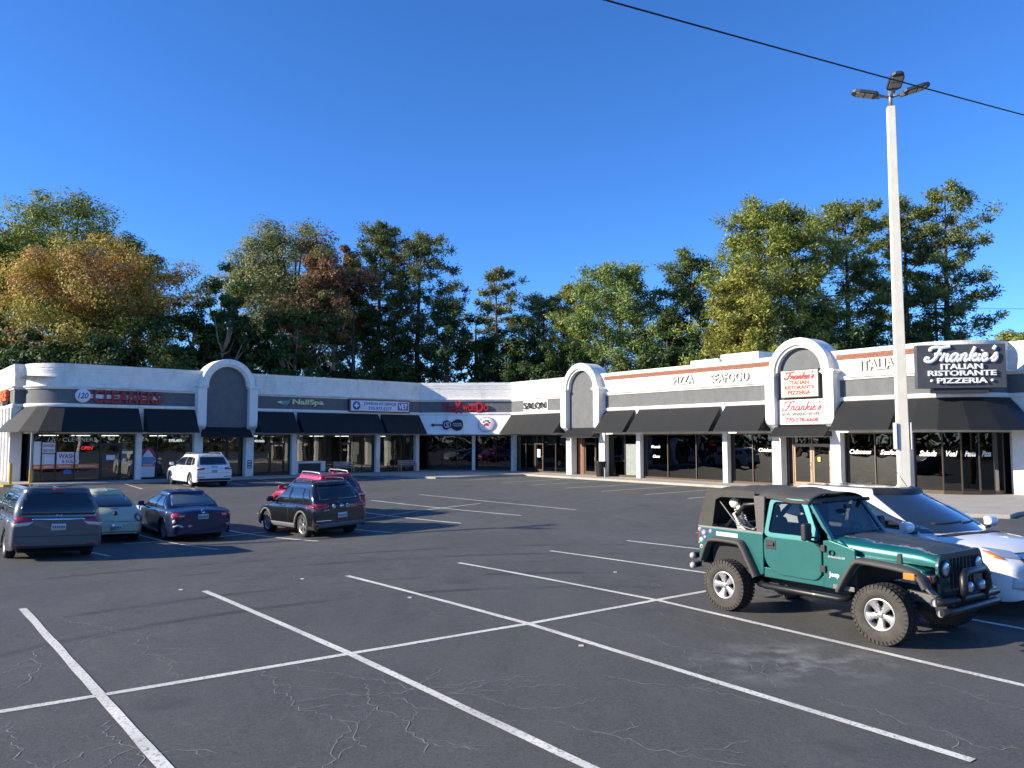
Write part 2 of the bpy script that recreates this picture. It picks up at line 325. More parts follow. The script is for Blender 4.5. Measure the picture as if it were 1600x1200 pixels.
for i, (a, b, br) in enumerate((((-6.9, 12.0), (-4.9, 10.6), 2), ((-5.0, 10.7), (-3.8, 8.9), 3), ((-3.2, 9.3), (-1.2, 7.0), 4), ((-2.7, 9.4), (.2, 7.9), 4), ((-1.6, 8.8), (-.6, 6.9), 3), ((.4, 7.6), (2.0, 6.6), 2), ((-4.8, 7.6), (-3.6, 6.2), 3), ((-1.7, 12.6), (.1, 11.4), 2), ((1.1, 11.6), (3.3, 9.2), 3), ((2.2, 12.3), (4.6, 9.4), 2), ((-3.0, 18.2), (-.6, 16.4), 2), ((-1.0, 20.4), (1.6, 19.2), 1), ((3.2, 8.3), (4.2, 6.9), 2), ((-8.6, 10.2), (-6.2, 8.6), 3), ((-9.5, 16.3), (-7.6, 14.8), 1), ((.6, 25.0), (2.8, 23.1), 1), ((-4.4, 20.6), (-2.4, 19.6), 1), ((1.6, 15.6), (3.1, 14.2), 2), ((-2.2, 8.2), (-.2, 8.9), 2), ((-3.9, 7.6), (-2.6, 5.9), 3), ((-6.3, 10.8), (-5.3, 8.6), 2), ((1.0, 9.0), (2.6, 8.1), 2), ((4.6, 8.8), (5.2, 7.6), 1), ((-5.7, 16.8), (-3.9, 15.2), 1), ((2.0, 18.4), (3.4, 17.2), 1))):
    crack(a, b, .0075 if i < 12 else .008, .17, br, i+3)
# ------------------------------------------------------------------ shopping plaza building
def brickwhite():
    m = mat('white_painted_brick', (.83, .80, .73), .75, var=.08, vscale=2.2, stain=(.55, .51, .44), sscale=1.1)
    n = m.node_tree.nodes; l = m.node_tree.links; b = n['Principled BSDF']
    tc = n.new('ShaderNodeTexCoord'); t = n.new('ShaderNodeTexNoise'); t.inputs['Scale'].default_value = 5; t.inputs['Detail'].default_value = 6; mp = n.new('ShaderNodeMapping'); mp.inputs['Scale'].default_value = (.6, .6, 3)
    l.new(tc.outputs['Object'], mp.inputs[0]); l.new(mp.outputs[0], t.inputs['Vector']); bp = n.new('ShaderNodeBump'); bp.inputs['Strength'].default_value = .5; bp.inputs['Distance'].default_value = .06
    l.new(t.outputs[0], bp.inputs['Height']); l.new(bp.outputs[0], b.inputs['Normal']); return m
WB = brickwhite()
WHT = mat('white_stucco', (.83, .81, .75), .7, var=.06, vscale=1.5, bump=.15, bscale=25, stain=(.58, .55, .49), sscale=.9)
GRY = mat('grey_stucco', (.135, .14, .145), .85, var=.14, vscale=2.5, bump=.4, bscale=18, stain=(.165, .165, .165), sscale=1.3)
TERRA = mat('terracotta_brick', (.27, .115, .072), .85, var=.35, vscale=9, bump=.4, bscale=30)
AWN = mat('black_awning_canvas', (.0095, .0105, .010), .6, var=.14, vscale=1.2, bump=.12, bscale=6, spec=.45)
BRZ = mat('bronze_frame', (.10, .075, .055), .45, metal=.6, var=.1)
DRK = mat('dark_frame', (.02, .02, .022), .4, metal=.3)
TANF = mat('tan_frame', (.30, .22, .15), .45, metal=.4)
CONC = mat('concrete', (.40, .37, .31), .85, var=.16, vscale=1.2, bump=.3, bscale=30, stain=(.26, .24, .2), sscale=.6)
GL_L = glass('clear_shop_glass', (.42, .45, .45), .07, wav=.05)
GL_R = glass('tinted_shop_glass', (.03, .03, .034), .035, wav=.10)
ROOF = mat('roof_membrane', (.35, .34, .32), .9, var=.1)
LW = Frame(-.64945*52.75, .76041*52.75, .76041, .64945)
RW = Frame(.79864*37.5, .60182*37.5, .60182, -.79864)
CL = LW.p(35.12, 0, 0)[:2]; CR = RW.p(-49.85, 0, 0)[:2]
FW = Frame(CL[0], CL[1], CR[0]-CL[0], CR[1]-CL[1]); FL = math.hypot(CR[0]-CL[0], CR[1]-CL[1])
bld = empty('shopping_plaza', LW.p(20, -8, .0)); tag(bld, 'long low white and grey shopping plaza with arched portals and black awnings', 'building')
BI = parent_inv(bld)
def bp_(mb, name, m, bevel=0, parent=None, **k):   # world coordinate mesh as a part of the building
    mb.xf(BI); return mb.build(name, m, parent or bld, bevel, **k)
RA = 2.55
def arc(fr, s, r, a0, a1, n, side):   # side +1: corner at right end (turning left/away), -1: at left end
    out = []
    for i in range(n+1):
        a = a0+(a1-a0)*i/n; out.append(Vector(fr.p(s+side*r*math.sin(a), -r+r*math.cos(a), 0)[:2]))
    return out
LEFTARC = arc(LW, 10.5, RA, R(90), 0, 25, -1); RIGHTARC = arc(RW, -17.6, 2.8, 0, R(90), 25, 1)
LP = lambda s, o: Vector(LW.p(s, o, 0)[:2]); RP = lambda s, o: Vector(RW.p(s, o, 0)[:2])
lside = [LP(7.4, -24), LP(7.4, -RA-.05), LP(7.95, -RA-.05)]
rside = [RP(-14.8, -2.9), RP(-14.1, -2.9), RP(-14.1, -22)]
path = lside+LEFTARC[1:-1]+[LP(10.5, 0), Vector(CL), Vector(CR)]+RIGHTARC+rside
path_l = lside+LEFTARC[1:-1]+[LP(10.5, 0), Vector(CL)]
sweep(m1 := MB(), path, [(-.3, 5.93), (0, 5.93), (0, 6.72), (.015, 6.73), (.015, 6.84), (.03, 6.85), (.03, 6.99), (.05, 7.02), (.05, 7.27), (-.3, 7.27)])
bp_(m1, 'parapet', WB)
sweep(m1 := MB(), path, [(-.2, 5.73), (.03, 5.73), (.05, 5.79), (.13, 5.84), (.15, 5.88), (.15, 5.925), (-.2, 5.925)]); bp_(m1, 'ledge_moulding', WHT)
sweep(m1 := MB(), path, [(-.3, 4.85), (-.03, 4.85), (-.03, 5.727), (-.3, 5.727)]); bp_(m1, 'frieze', GRY)
sweep(m1 := MB(), path, [(-.25, 4.64), (.05, 4.64), (.09, 4.70), (.09, 4.80), (.06, 4.846), (-.25, 4.846)]); bp_(m1, 'trim_band', WHT)
inner = path[2:-2]
sweep(m1 := MB(), inner, [(-.4, 3.02), (.0, 3.02), (.0, 4.637), (-.4, 4.637)]); bp_(m1, 'lintel', WHT)
# exposed brick courses under the coping of the right wing
bk = [RP(-39.1, 0), RP(-25.4, 0)]
for a, b in ((-39.0, -25.55), (-21.7, None)):
    pth = [RP(a, 0), RP(b, 0)] if b else [RP(a, 0)]+RIGHTARC[:15]
    sweep(m1 := MB(), pth, [(.005, 6.79), (.068, 6.79), (.068, 6.90), (.05, 6.91), (.068, 6.92), (.068, 7.045), (.005, 7.045)]); bp_(m1, 'brick_band', TERRA)
# roofs and rear walls
for nm, q in (('left', [LP(7.6, -.3), LP(35.1, -.3), LP(35.1, -17), LP(7.6, -17)]), ('mid', [LP(35.1, -.3), RP(-49.8, -.3), RP(-58, -17), LP(45, -17)]), ('right', [RP(-49.8, -.3), RP(-15, -.3), RP(-15, -17), RP(-58, -17)])):
    bp_(MB().add([(p.x, p.y, 6.45+(.004 if nm == 'mid' else 0)) for p in q], [(0, 1, 2, 3)]), 'flat_roof', ROOF)
    a, b = q[3], q[2]
    sweep(m1 := MB(), [a, b], [(-.3, 0), (0, 0), (0, 6.8), (-.3, 6.8)]); bp_(m1, 'rear_wall', mat('rear_block', (.4, .38, .34), .9, var=.1))
# side walls with pilasters at the left end
sweep(m1 := MB(), lside[:2]+[LP(7.9, -RA-.05)], [(-.3, .0), (0, .0), (0, 4.637), (-.3, 4.637)]); bp_(m1, 'side_wall', WHT)
for i in range(5):
    q = LP(7.4, -RA-.05-.45-i*1.5)
    bp_(LW.box(MB(), 7.28, 7.41, -RA-.35-i*1.35, -RA-.05-i*1.35+(.0 if i else -.02), .0, 4.63), 'pilaster', WHT, .01)
sweep(m1 := MB(), rside, [(-.3, .0), (0, .0), (0, 4.637), (-.3, 4.637)]); bp_(m1, 'side_wall', WHT)
# rooftop block seen over the right wing
mb = MB(); RW.box(mb, -38.9, -36.3, -12, -9, 6.4, 8.68); RW.box(mb, -36.3, -33.0, -12.5, -9.3, 6.4, 8.95); tag(mb.build('rooftop_unit', WHT, None, .03), 'low white block on the roof behind the parapet left of the seafood letters', 'roof block')

def pillar(fr, s, wdt=.34, off=.03, depth=.42, top=3.02, name='pillar'):
    mb = MB(); fr.box(mb, s-wdt/2, s+wdt/2, off-depth, off, .13, top); return bp_(mb, name, WHT, .012)
for s in (13.9, 24.35, 31.3, 34.95): pillar(LW, s)
for s in (-49.7, -35.87, -28.88, -18.27): pillar(RW, s)
pillar(FW, FL*.575, .26, -1.1, .26); pillar(RW, -14.55, .9, -3.2, .5)
# ---- portals
def portal(fr, sc):
    d = .62
    mb = MB(); N = 28; zc = 6.3; ro, ri = 1.82, 1.30
    def ringpt(r, a): return (sc-r*math.cos(a), zc+r*math.sin(a))
    outer = [ringpt(ro, math.pi*i/N) for i in range(N+1)]; inn = [ringpt(ri, math.pi*i/N) for i in range(N+1)]; mid = [ringpt(ri+.14, math.pi*i/N) for i in range(N+1)]
    rows = [[fr.p(*q[:1], o, q[1]) for q in pts] for pts, o in ((inn, -.05), (inn, d-.13), (mid, d-.10), (mid, d), ([ringpt(ro-.05, math.pi*i/N) for i in range(N+1)], d), (outer, d-.05), (outer, -.7), (inn, -.7), (inn, -.05))]
    mb.grid(rows, smooth=False)
    mb.add([r[0] for r in rows], [tuple(range(len(rows)))]); mb.add([r[-1] for r in rows], [tuple(range(len(rows)))])
    arch = bp_(mb, 'portal_arch', WHT)
    mb = MB(); fr.box(mb, sc-.012, sc+.012, d-.02, d+.004, zc+ri+.15, zc+ro-.06); bp_(mb, 'arch_joint', mat('joint_grey', (.35, .35, .34), .9), parent=arch) 
    # grey panel
    pl = [(sc-1.5, 3.5), (sc+1.5, 3.5), (sc+1.5, 6.3)]+[(sc+1.4*math.cos(math.pi*i/N), 6.3+1.4*math.sin(math.pi*i/N)) for i in range(N+1)]+[(sc-1.5, 6.3)]
    mb = MB(); fr.prism(mb, pl, .02, .2); bp_(mb, 'portal_panel', GRY)
    for sg in (-1, 1):
        c = sc+sg*1.74
        mb = MB(); a, b = c-.29, c+.29
        pr = [(-.05, 3.12), (.12, 3.12), (.2, 3.2), (.2, 3.26), (d-.2, 3.42), (d-.06, 3.5), (d, 3.62), (d, 6.08), (-.05, 6.08)]
        n = len(pr); mb.add([fr.p(a, o, z) for o, z in pr]+[fr.p(b, o, z) for o, z in pr], [tuple(range(n)), tuple(range(n, 2*n))]+[(i, (i+1) % n, n+(i+1) % n, n+i) for i in range(n)])
        bp_(mb, 'portal_shaft', WHT, .015)
        mb = MB(); fr.box(mb, a-.05, b+.05, -.05, d+.05, 6.083, 6.16); fr.box(mb, a-.12, b+.12, -.05, d+.12, 6.16, 6.22); fr.box(mb, a-.08, b+.08, -.05, d+.08, 6.22, 6.298); bp_(mb, 'capital', WHT, .01)
        pillar(fr, c, .56, .1, .55, 3.115, 'portal_pillar')
    # little entry awning
    a, b = sc-1.62, sc+1.62
    awning(fr, a, b, 3.52, 2.84, .16, .95)
def awning(fr, s0, s1, zt=4.63, zb=3.15, o0=.07, o1=1.28, name='awning', m=None):
    mb = MB(); t = .025
    p = [fr.p(s0, o0, zt), fr.p(s1, o0, zt), fr.p(s1, o1, zb), fr.p(s0, o1, zb)]; q = [fr.p(s0, o0, zt-.05), fr.p(s1, o0, zt-.05), fr.p(s1, o1-t, zb-.015), fr.p(s0, o1-t, zb-.015)]
    # main canvas with a slight sag between the ribs
    rows = []
    nseg = 10; ns = max(2, int((s1-s0)/1.1))
    for i in range(nseg+1):
        f = i/nseg; r = []
        for j in range(ns*4+1):
            g = j/(ns*4); sag = .022*math.sin(math.pi*f)*abs(math.sin(math.pi*g*ns))
            r.append(fr.p(s0+(s1-s0)*g, o0+(o1-o0)*f-sag*.7, zt+(zb-zt)*f-sag*.7))
        rows.append(r)
    mb.grid(rows); 
    for s in (s0, s1): mb.add([fr.p(s, o0, zt), fr.p(s, o1, zb), fr.p(s, o0, zb)], [(0, 1, 2)])
    mb.add([fr.p(s0, o1, zb), fr.p(s1, o1, zb), fr.p(s1, o1, zb-.05), fr.p(s0, o1, zb-.05)], [(0, 1, 2, 3)])
    o = bp_(mb, name, m or AWN)
    fm = MB()
    for s in (s0+.03, s1-.03): fm.tube([fr.p(s, o0, zb-.0), fr.p(s, o1-.03, zb-.03)], .02, 6)
    fm.tube([fr.p(s0+.03, o1-.03, zb-.03), fr.p(s1-.03, o1-.03, zb-.03)], .02, 6)
    bp_(fm, 'awning_rail', mat('awning_steel', (.45, .45, .44), .5, metal=.6), parent=o)
    return o
def awning_path(pth, zt=4.63, zb=3.15, o0=.07, o1=1.28):
    a = offset_path(pth, o0); b = offset_path(pth, o1)
    mb = MB()
    for i in range(len(pth)-1):
        mb.add([(a[i].x, a[i].y, zt), (a[i+1].x, a[i+1].y, zt), (b[i+1].x, b[i+1].y, zb), (b[i].x, b[i].y, zb)], [(0, 1, 2, 3)])
        mb.add([(b[i].x, b[i].y, zb), (b[i+1].x, b[i+1].y, zb), (b[i+1].x, b[i+1].y, zb-.05), (b[i].x, b[i].y, zb-.05)], [(0, 1, 2, 3)])
    for i in (0, -1): mb.add([(a[i].x, a[i].y, zt), (b[i].x, b[i].y, zb), (a[i].x, a[i].y, zb)], [(0, 1, 2)])
    bp_(mb, 'awning', AWN)
portal(LW, 19.3); portal(RW, -41.0); portal(RW, -23.62)
awning_path([LP(7.95, -RA-.8)]+LEFTARC[::5]+[LP(13.78, 0)])
for a, b in ((14.1, 17.22), (21.4, 24.22), (24.5, 31.2), (31.45, 35.02)): awning(LW, a, b)
for a, b in ((-49.75, -43.1), (-38.9, -36.1), (-35.7, -29.1), (-28.75, -25.7), (-21.5, -18.5)): awning(RW, a, b)
awning_path([RP(-18.1, 0)]+RIGHTARC[::5])
awning(FW, .05, FL-.05, 4.62, 3.12, .05, .85, 'sloped_fascia', WHT)
# ---- storefronts: frame (part) > panes; doors with handles
def storefront(fr, s0, s1, divs, off=-.36, gm_=None, fm_=None, z0=.13, z1=3.02, doors=(), trans=(), fw=.055, sill=.12):
    gm_ = gm_ or GL_L; fm_ = fm_ or DRK
    mb = MB(); xs_ = [s0]+list(divs)+[s1]
    for i, x in enumerate(xs_): fr.box(mb, x-fw/2, x+fw/2, off-.06, off+.06, z0+sill*.5, z1)
    fr.box(mb, s0, s1, off-.055, off+.055, z1-.07, z1-.003); fr.box(mb, s0, s1, off-.058, off+.058, z0+.002, z0+sill)
    f = bp_(mb, 'storefront', fm_)
    for i, (a, b) in enumerate(zip(xs_, xs_[1:])):
        if i in doors:
            d = MB(); dt = z0+2.25; e = .1
            fr.box(d, a+.03, a+.03+e, off-.03, off+.03, z0+.02, dt); fr.box(d, b-.03-e, b-.03, off-.03, off+.03, z0+.02, dt); fr.box(d, a+.03+e, b-.03-e, off-.029, off+.029, dt-e, dt-.002); fr.box(d, a+.03+e, b-.03-e, off-.029, off+.029, z0+.022, z0+.25)
            do = bp_(d, 'door', fm_)
            h = MB(); sx = b-.03-e/2; h.tube([fr.p(sx, off+.03, z0+.95), fr.p(sx, off+.09, z0+.97), fr.p(sx, off+.09, z0+1.28), fr.p(sx, off+.03, z0+1.3)], .015, 6); bp_(h, 'handle', mat('brushed_steel', (.6, .58, .54), .3, metal=1), parent=do)
            g = MB(); fr.box(g, a+.03+e, b-.03-e, off-.006, off+.006, z0+.25, dt-e); bp_(g, 'pane', gm_, parent=do)
            g = MB(); fr.box(g, a+.03, b-.03, off-.03, off+.03, dt+.002, dt+.06); bp_(g, 'transom_bar', fm_, parent=f)
            g = MB(); fr.box(g, a+.03, b-.03, off-.006, off+.006, dt+.06, z1-.07); bp_(g, 'pane', gm_, parent=f)
        else:
            g = MB(); fr.box(g, a+fw/2, b-fw/2, off-.006, off+.006, z0+sill, z1-.07); bp_(g, 'pane', gm_, parent=f)
# left wing
storefront(LW, 8.15, 13.73, (8.6, 9.35, 10.35, 11.75, 12.95), doors=(4,))
storefront(LW, 14.08, 17.25, (15.1,))
storefront(LW, 17.85, 20.75, (18.6, 19.75), off=-.6, doors=(1,))
storefront(LW, 21.35, 24.18, (22.65, 23.75), doors=(1,))
storefront(LW, 24.52, 31.13, (26.0, 27.0, 28.2, 29.1, 30.1), doors=(3,))
storefront(LW, 31.47, 34.78, (32.9, 33.9))
# right wing
storefront(RW, -49.53, -43.05, (-48.35, -47.25, -46.2, -44.7), gm_=GL_L, fm_=BRZ, doors=(2,))
storefront(RW, -42.4, -39.55, (-41.75, -40.55), off=-.6, gm_=GL_R, fm_=BRZ, doors=(1,))
storefront(RW, -38.95, -36.04, (-37.4,), gm_=GL_R, fm_=BRZ)
storefront(RW, -35.7, -29.05, (-33.6, -31.3), gm_=GL_R, fm_=BRZ)
storefront(RW, -28.71, -25.65, (-27.2,), gm_=GL_R, fm_=BRZ)
storefront(RW, -25.05, -22.2, (-24.75, -23.62, -22.5), off=-.6, gm_=GL_R, fm_=TANF, doors=(1, 2))
storefront(RW, -21.55, -18.45, (-20.0,), gm_=GL_R, fm_=BRZ)
# glazed corner of the right wing: flat panes round the curve
cp = offset_path([RP(-18.1, 0)]+RIGHTARC, -.36); cps = [cp[0], cp[6], cp[11], cp[16], cp[21], cp[26]]
mb = MB(); 
for q in cps: mb.tube([(q.x, q.y, .2), (q.x, q.y, 3.02)], .045, 6, smooth=False)
sweep(mb, cps, [(-.05, .13), (.05, .13), (.05, .3), (-.05, .3)]); csf = bp_(mb, 'storefront', BRZ)
for a, b in zip(cps, cps[1:]):
    d = (b-a).normalized()*.04; g = MB(); sweep(g, [a+d, b-d], [(-.006, .3), (.006, .3), (.006, 3.0), (-.006, 3.0)]); bp_(g, 'pane', GL_R, parent=csf)
# recessed walls behind portals' sides and the open passage in the corner
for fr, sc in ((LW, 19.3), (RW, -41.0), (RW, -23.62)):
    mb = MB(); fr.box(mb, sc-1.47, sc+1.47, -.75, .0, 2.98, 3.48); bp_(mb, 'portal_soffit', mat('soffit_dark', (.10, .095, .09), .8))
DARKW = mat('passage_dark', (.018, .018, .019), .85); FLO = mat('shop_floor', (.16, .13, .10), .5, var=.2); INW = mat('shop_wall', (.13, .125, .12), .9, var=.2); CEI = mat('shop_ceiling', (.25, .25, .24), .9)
def interior(fr, s0, s1, dep, wallm, name='shop_interior', z1=3.0, o=-.75):
    mb = MB(); mb2 = mb
    fr.box(mb, s0, s1, -dep-.1, -dep, .13, z1, 0); fr.box(mb, s0, s0+.08, -dep, o, .13, z1, 0); fr.box(mb, s1-.08, s1, -dep, o, .13, z1, 0)
    fr.box(mb, s0+.08, s1-.08, -dep, o, .131, .15, 1); fr.box(mb, s0+.08, s1-.08, -dep, o, z1-.05, z1, 2)
    bp_(mb, name, [wallm, FLO, CEI])
for s0, s1 in ((8.3, 13.9), (13.95, 17.55), (17.6, 21.0), (21.05, 24.3), (24.35, 31.25), (31.3, 34.9)): interior(LW, s0, s1, 6.5, INW)
for s0, s1 in ((-49.4, -43.4),): interior(RW, s0, s1, 5, mat('salon_wall', (.35, .35, .34), .9))
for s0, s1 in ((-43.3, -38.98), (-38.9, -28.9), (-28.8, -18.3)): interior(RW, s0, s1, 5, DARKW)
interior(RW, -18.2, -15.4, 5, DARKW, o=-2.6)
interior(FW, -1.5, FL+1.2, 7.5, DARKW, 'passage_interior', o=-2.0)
storefront(FW, .25, FL-.25, (1.5, 2.75, 4.9, 6.1), off=-2.1, gm_=GL_R, fm_=DRK)
# ceiling lights inside the shops of the left wing
EML = mat('ceiling_lamp', (.9, .9, .85), emit=(1, .93, .8), estr=6)
for s in (9.4, 11.2, 12.9, 15.9, 19.4, 22.3, 25.4, 27.6, 29.8, 33.2):
    mb = MB(); LW.box(mb, s-.5, s+.5, -3.3, -2.9, 2.90, 2.945); bp_(mb, 'ceiling_lamp', EML)
# furniture blocks, curtains inside
SH = mat('shelf_dark', (.10, .09, .08), .7, var=.3); CUR = mat('curtain', (.55, .52, .42), .9, var=.1, vscale=6)
for s, o, wd, h in ((10.0, -2.6, 1.6, 1.1), (12.0, -4, 1.4, 1.2), (15.2, -3.0, 1.2, .9), (16.3, -5, .8, 1.6), (22.0, -3.4, .9, .9), (23.3, -4, .8, 1.5), (28.6, -4.6, 1.7, 1.1), (33.0, -3.8, 1.2, 1.0)):
    mb = MB(); LW.box(mb, s-wd/2, s+wd/2, o-.5, o, .152, h); LW.box(mb, s-wd/2-.03, s+wd/2+.03, o-.53, o+.03, h, h+.04); bp_(mb, 'counter', SH, .02)
for s in (24.75, 25.6, 26.5, 31.75, 33.3):
    mb = MB(); rows = [[LW.p(s+.05*i, -.62-.04*(i % 2), z) for i in range(7)] for z in (.3, 2.9)]; mb.grid(rows, smooth=False); bp_(mb, 'curtain', CUR)
for k in range(9):
    mb = MB(); LW.box(mb, 24.95, 26.05, -1.1, -1.02, 1.0+.2*k, 1.05+.2*k); bp_(mb, 'blind_slat', mat('blind', (.7, .7, .68), .8))
mb = MB(); LW.box(mb, 27.4, 28.0, -1.6, -1.3, .15, 2.9); bp_(mb, 'interior_column', WHT)
# low panel under the vet window
mb = MB(); LW.box(mb, 24.55, 26.9, -.28, -.12, .13, 1.0); LW.box(mb, 24.55, 26.9, -.30, -.08, 1.0, 1.07); bp_(mb, 'window_apron', WHT, .01)
mb = MB(); LW.box(mb, 24.75, 26.5, -.119, -.105, .2, .92); bp_(mb, 'apron_panel', mat('charcoal_panel', (.03, .033, .04), .6))
# wood panel, pale film on some right-wing panes
mb = MB(); RW.box(mb, -49.4, -46.3, -.5, -.46, .26, .98); bp_(mb, 'low_panel', mat('wood_panel', (.20, .09, .045), .5, var=.25, vscale=4))
mb = MB(); RW.box(mb, -42.4, -41.8, -.62, -.52, .14, 2.95); bp_(mb, 'wood_side_panel', mat('wood_panel', (.22, .1, .05), .5))
mb = MB(); RW.box(mb, -37.33, -36.1, -.33, -.325, .27, 2.35); bp_(mb, 'frosted_film', mat('frosted', (.23, .26, .25), .55, var=.15, vscale=3))
for s in (-48.9, -47.8, -45.4, -43.9):
    mb = MB(); RW.box(mb, s-.5, s+.5, -.48, -.45, 2.25, 2.93); bp_(mb, 'window_shade', mat('shade', (.62, .66, .66), .8))
# under-awning lights on the restaurant
for s in (-37.6, -27.6, -20.9):
    mb = MB(); RW.box(mb, s-.18, s+.18, .85, 1.1, 3.03, 3.09); bp_(mb, 'awning_lamp', mat('tube_lamp', (.9, .9, .9), emit=(1, .98, .92), estr=1.5))

# ---- sidewalk with kerb
def slab(poly, z, name, m, thick=.5):
    mb = MB(); n = len(poly); mb.prism([tuple(p) for p in poly], z-thick, z, 'z')
    return mb.build(name, m, None, .02)
sw_out = [LP(5.5, -12), LP(5.5, -1.0), LP(6.6, 1.0), LP(9.0, 1.75)]+[LP(s, 1.8) for s in (12, 18, 24, 28.2)]+[LP(29.2, 2.3), LP(29.9, 3.6), Vector((-8.0, 55.2)), Vector((-6.6, 53.4)), Vector((-5.2, 52.7)), Vector((-3.7, 53.0)), Vector((-2.4, 54.3)), Vector((-1.0, 56.1)), Vector((.9, 56.9)), RP(-45.3, 2.4)]+[RP(s, 2.4) for s in (-40, -34, -28, -22.5)]+[Vector((13.3, 32.0)), Vector((14.6, 28.2)), Vector((15.7, 26.9)), Vector((16.9, 26.4)), Vector((17.8, 27.4)), Vector((26, 34)), Vector((40, 45))]
sw_in = [RP(-13, -12), RP(-13, -4.2), RP(-15.8, -2.6), RP(-17.5, -.9), RP(-49.5, -1.2), FW.p(FL*.5, -7, 0)[:2], LP(34.8, -1.2), LP(10.5, -1), LP(8.3, -2.7), LP(7.6, -12)]
sw = slab(sw_out+[Vector(p) for p in sw_in], .13, 'sidewalk', CONC); tag(sw, 'pale concrete sidewalk along the shop fronts', kind='structure')
# joints in the sidewalk
for s in np.arange(9.5, 29, 2.4):
    MB().add([LW.p(s, .3, .134), LW.p(s+.03, .3, .134), LW.p(s+.03, 1.76, .134), LW.p(s, 1.76, .134)], [(0, 1, 2, 3)]).build('sidewalk_joint', mat('joint_dark', (.15, .14, .12), .9), sw)
for s in np.arange(-46, -22, 2.4):
    MB().add([RW.p(s, .4, .134), RW.p(s+.03, .4, .134), RW.p(s+.03, 2.36, .134), RW.p(s, 2.36, .134)], [(0, 1, 2, 3)]).build('sidewalk_joint', mat('joint_dark', (.15, .14, .12), .9), sw)
# yellow kerb at the left corner
sweep(m1 := MB(), [LP(5.5, -11.9), LP(5.5, -1.0), LP(6.6, 1.0), LP(8.0, 1.42)], [(-.18, .02), (.012, .02), (.012, .139), (-.18, .139)]); m1.build('painted_kerb', YELP, sw)
# ------------------------------------------------------------------ signs
def sroot(name, label, M, cat='sign', group=None):
    o = empty(name); o.matrix_world = M; tag(o, label, cat, group); return o
def lt(s, root, m, x, y, z, width=None, height=None, ext=.01, shear=0, bold=0, name='lettering', sx=1):
    o = link(name, text_mesh(s, width, height, ext, shear, bold, name, sx), m, root); o.location = (x, y, z); return o
def smooth_poly(p, n=6):
    P = [Vector((*q, 0)) for q in p]; P = [P[0]*2-P[1]]+P+[P[-1]*2-P[-2]]; out = []
    for i in range(1, len(P)-2):
        a, b, c, d = P[i-1:i+3]
        for k in range(n):
            t = k/n; out.append(.5*((2*b)+(c-a)*t+(2*a-5*b+4*c-d)*t*t+(3*b-a-3*c+d)*t**3))
    out.append(P[-2]); return out
SCRIPT = {'F': [[(.05, 1.45), (.0, 1.8), (.5, 2.02), (1.2, 1.95), (1.95, 2.1)], [(1.1, 1.95), (1.0, 1.2), (.8, .35), (.35, -.05), (-.15, .15), (-.12, .5), (.2, .42)], [(.6, 1.0), (1.35, 1.05)]],
 'r': [[(1.5, 0), (1.62, .6), (1.66, 1.0), (1.85, .85), (2.1, .9), (2.08, .4), (2.2, .05), (2.45, .25)]],
 'a': [[(3.15, .9), (2.8, 1.0), (2.5, .6), (2.58, .1), (2.9, .08), (3.13, .5), (3.2, .95)], [(3.2, .95), (3.15, .3), (3.3, .05), (3.5, .25)]],
 'n': [[(3.58, .95), (3.6, .5), (3.55, 0)], [(3.58, .45), (3.8, .95), (4.05, .85), (4.03, .35), (4.12, .05), (4.4, .25)]],
 'k': [[(4.52, 0), (4.56, 1), (4.68, 1.95)], [(4.6, .5), (4.98, .95), (5.06, .72), (4.7, .52), (5.0, .1), (5.32, .12)]],
 'i': [[(5.48, .95), (5.42, .3), (5.52, .05), (5.78, .25)], [(5.58, 1.36), (5.6, 1.46)]],
 'e': [[(5.82, .5), (6.15, .65), (6.1, .95), (5.88, .85), (5.8, .4), (6.0, .04), (6.25, .08), (6.45, .3)]],
 'q': [[(6.8, 2.05), (6.68, 1.55)]], 's': [[(6.75, .15), (7.0, .6), (7.12, 1.0), (7.2, .85)], [(7.1, .95), (7.3, .45), (7.15, .03), (6.85, .1)]]}
def script_name(root, m, x, y, z, width, thick=.15, depth=.05, hk=1.0):
    k = width/7.6; mb = MB()
    for st in SCRIPT.values():
        for p in st:
            q = [((a+.28*b-3.75)*k, (b-.9)*k*1.15*hk, 0) for a, b, _ in smooth_poly(p, 5)]
            t = MB().tube(q, thick*k, 8); mb.add([(a, b, c*depth/(thick*k)) for a, b, c in t.v], t.f, 0, False)
    o = mb.build('script_lettering', m, root); o.location = (x, y, z); return o
RED = mat('sign_red', (.55, .02, .025), .35); DRED = mat('letter_red', (.33, .012, .02), .4); SWH = mat('sign_white', (.80, .79, .76), .4, var=.04); SBL = mat('sign_blue', (.03, .13, .42), .4); SBK = mat('sign_black', (.012, .012, .013), .45)
SGR = mat('sign_grey', (.060, .064, .072), .5, var=.08); GLDK = mat('letter_yellow', (.75, .68, .36), .4); TEAL = mat('sign_teal', (.12, .30, .26), .4); IVORY = mat('letter_ivory', (.74, .70, .60), .45, var=.06); ORG = mat('sign_orange', (.85, .16, .02), .4); SHD = mat('letter_side', (.24, .22, .17), .6)
# 120 cleaners
r = sroot('cleaners_sign', 'red channel letters reading CLEANERS with round white 120 badge over the left storefront', LW.M(12.7, .0, 5.32))
MB().box(-1.75, 2.35, -.13, .13, .0, .05).build('raceway', SWH, r, .01)
lt('CLEANERS', r, DRED, .42, 0, .05, 3.95, .82, .14, bold=.025)
MB().lathe([(.001, .14), (.40, .14), (.42, .12), (.42, 0)], 32, 'z', (-2.1, .02, 0)).build('round_badge', SWH, r); lt('120', r, SBL, -2.1, .02, .145, .58, .36, .01, shear=.25, bold=.02)
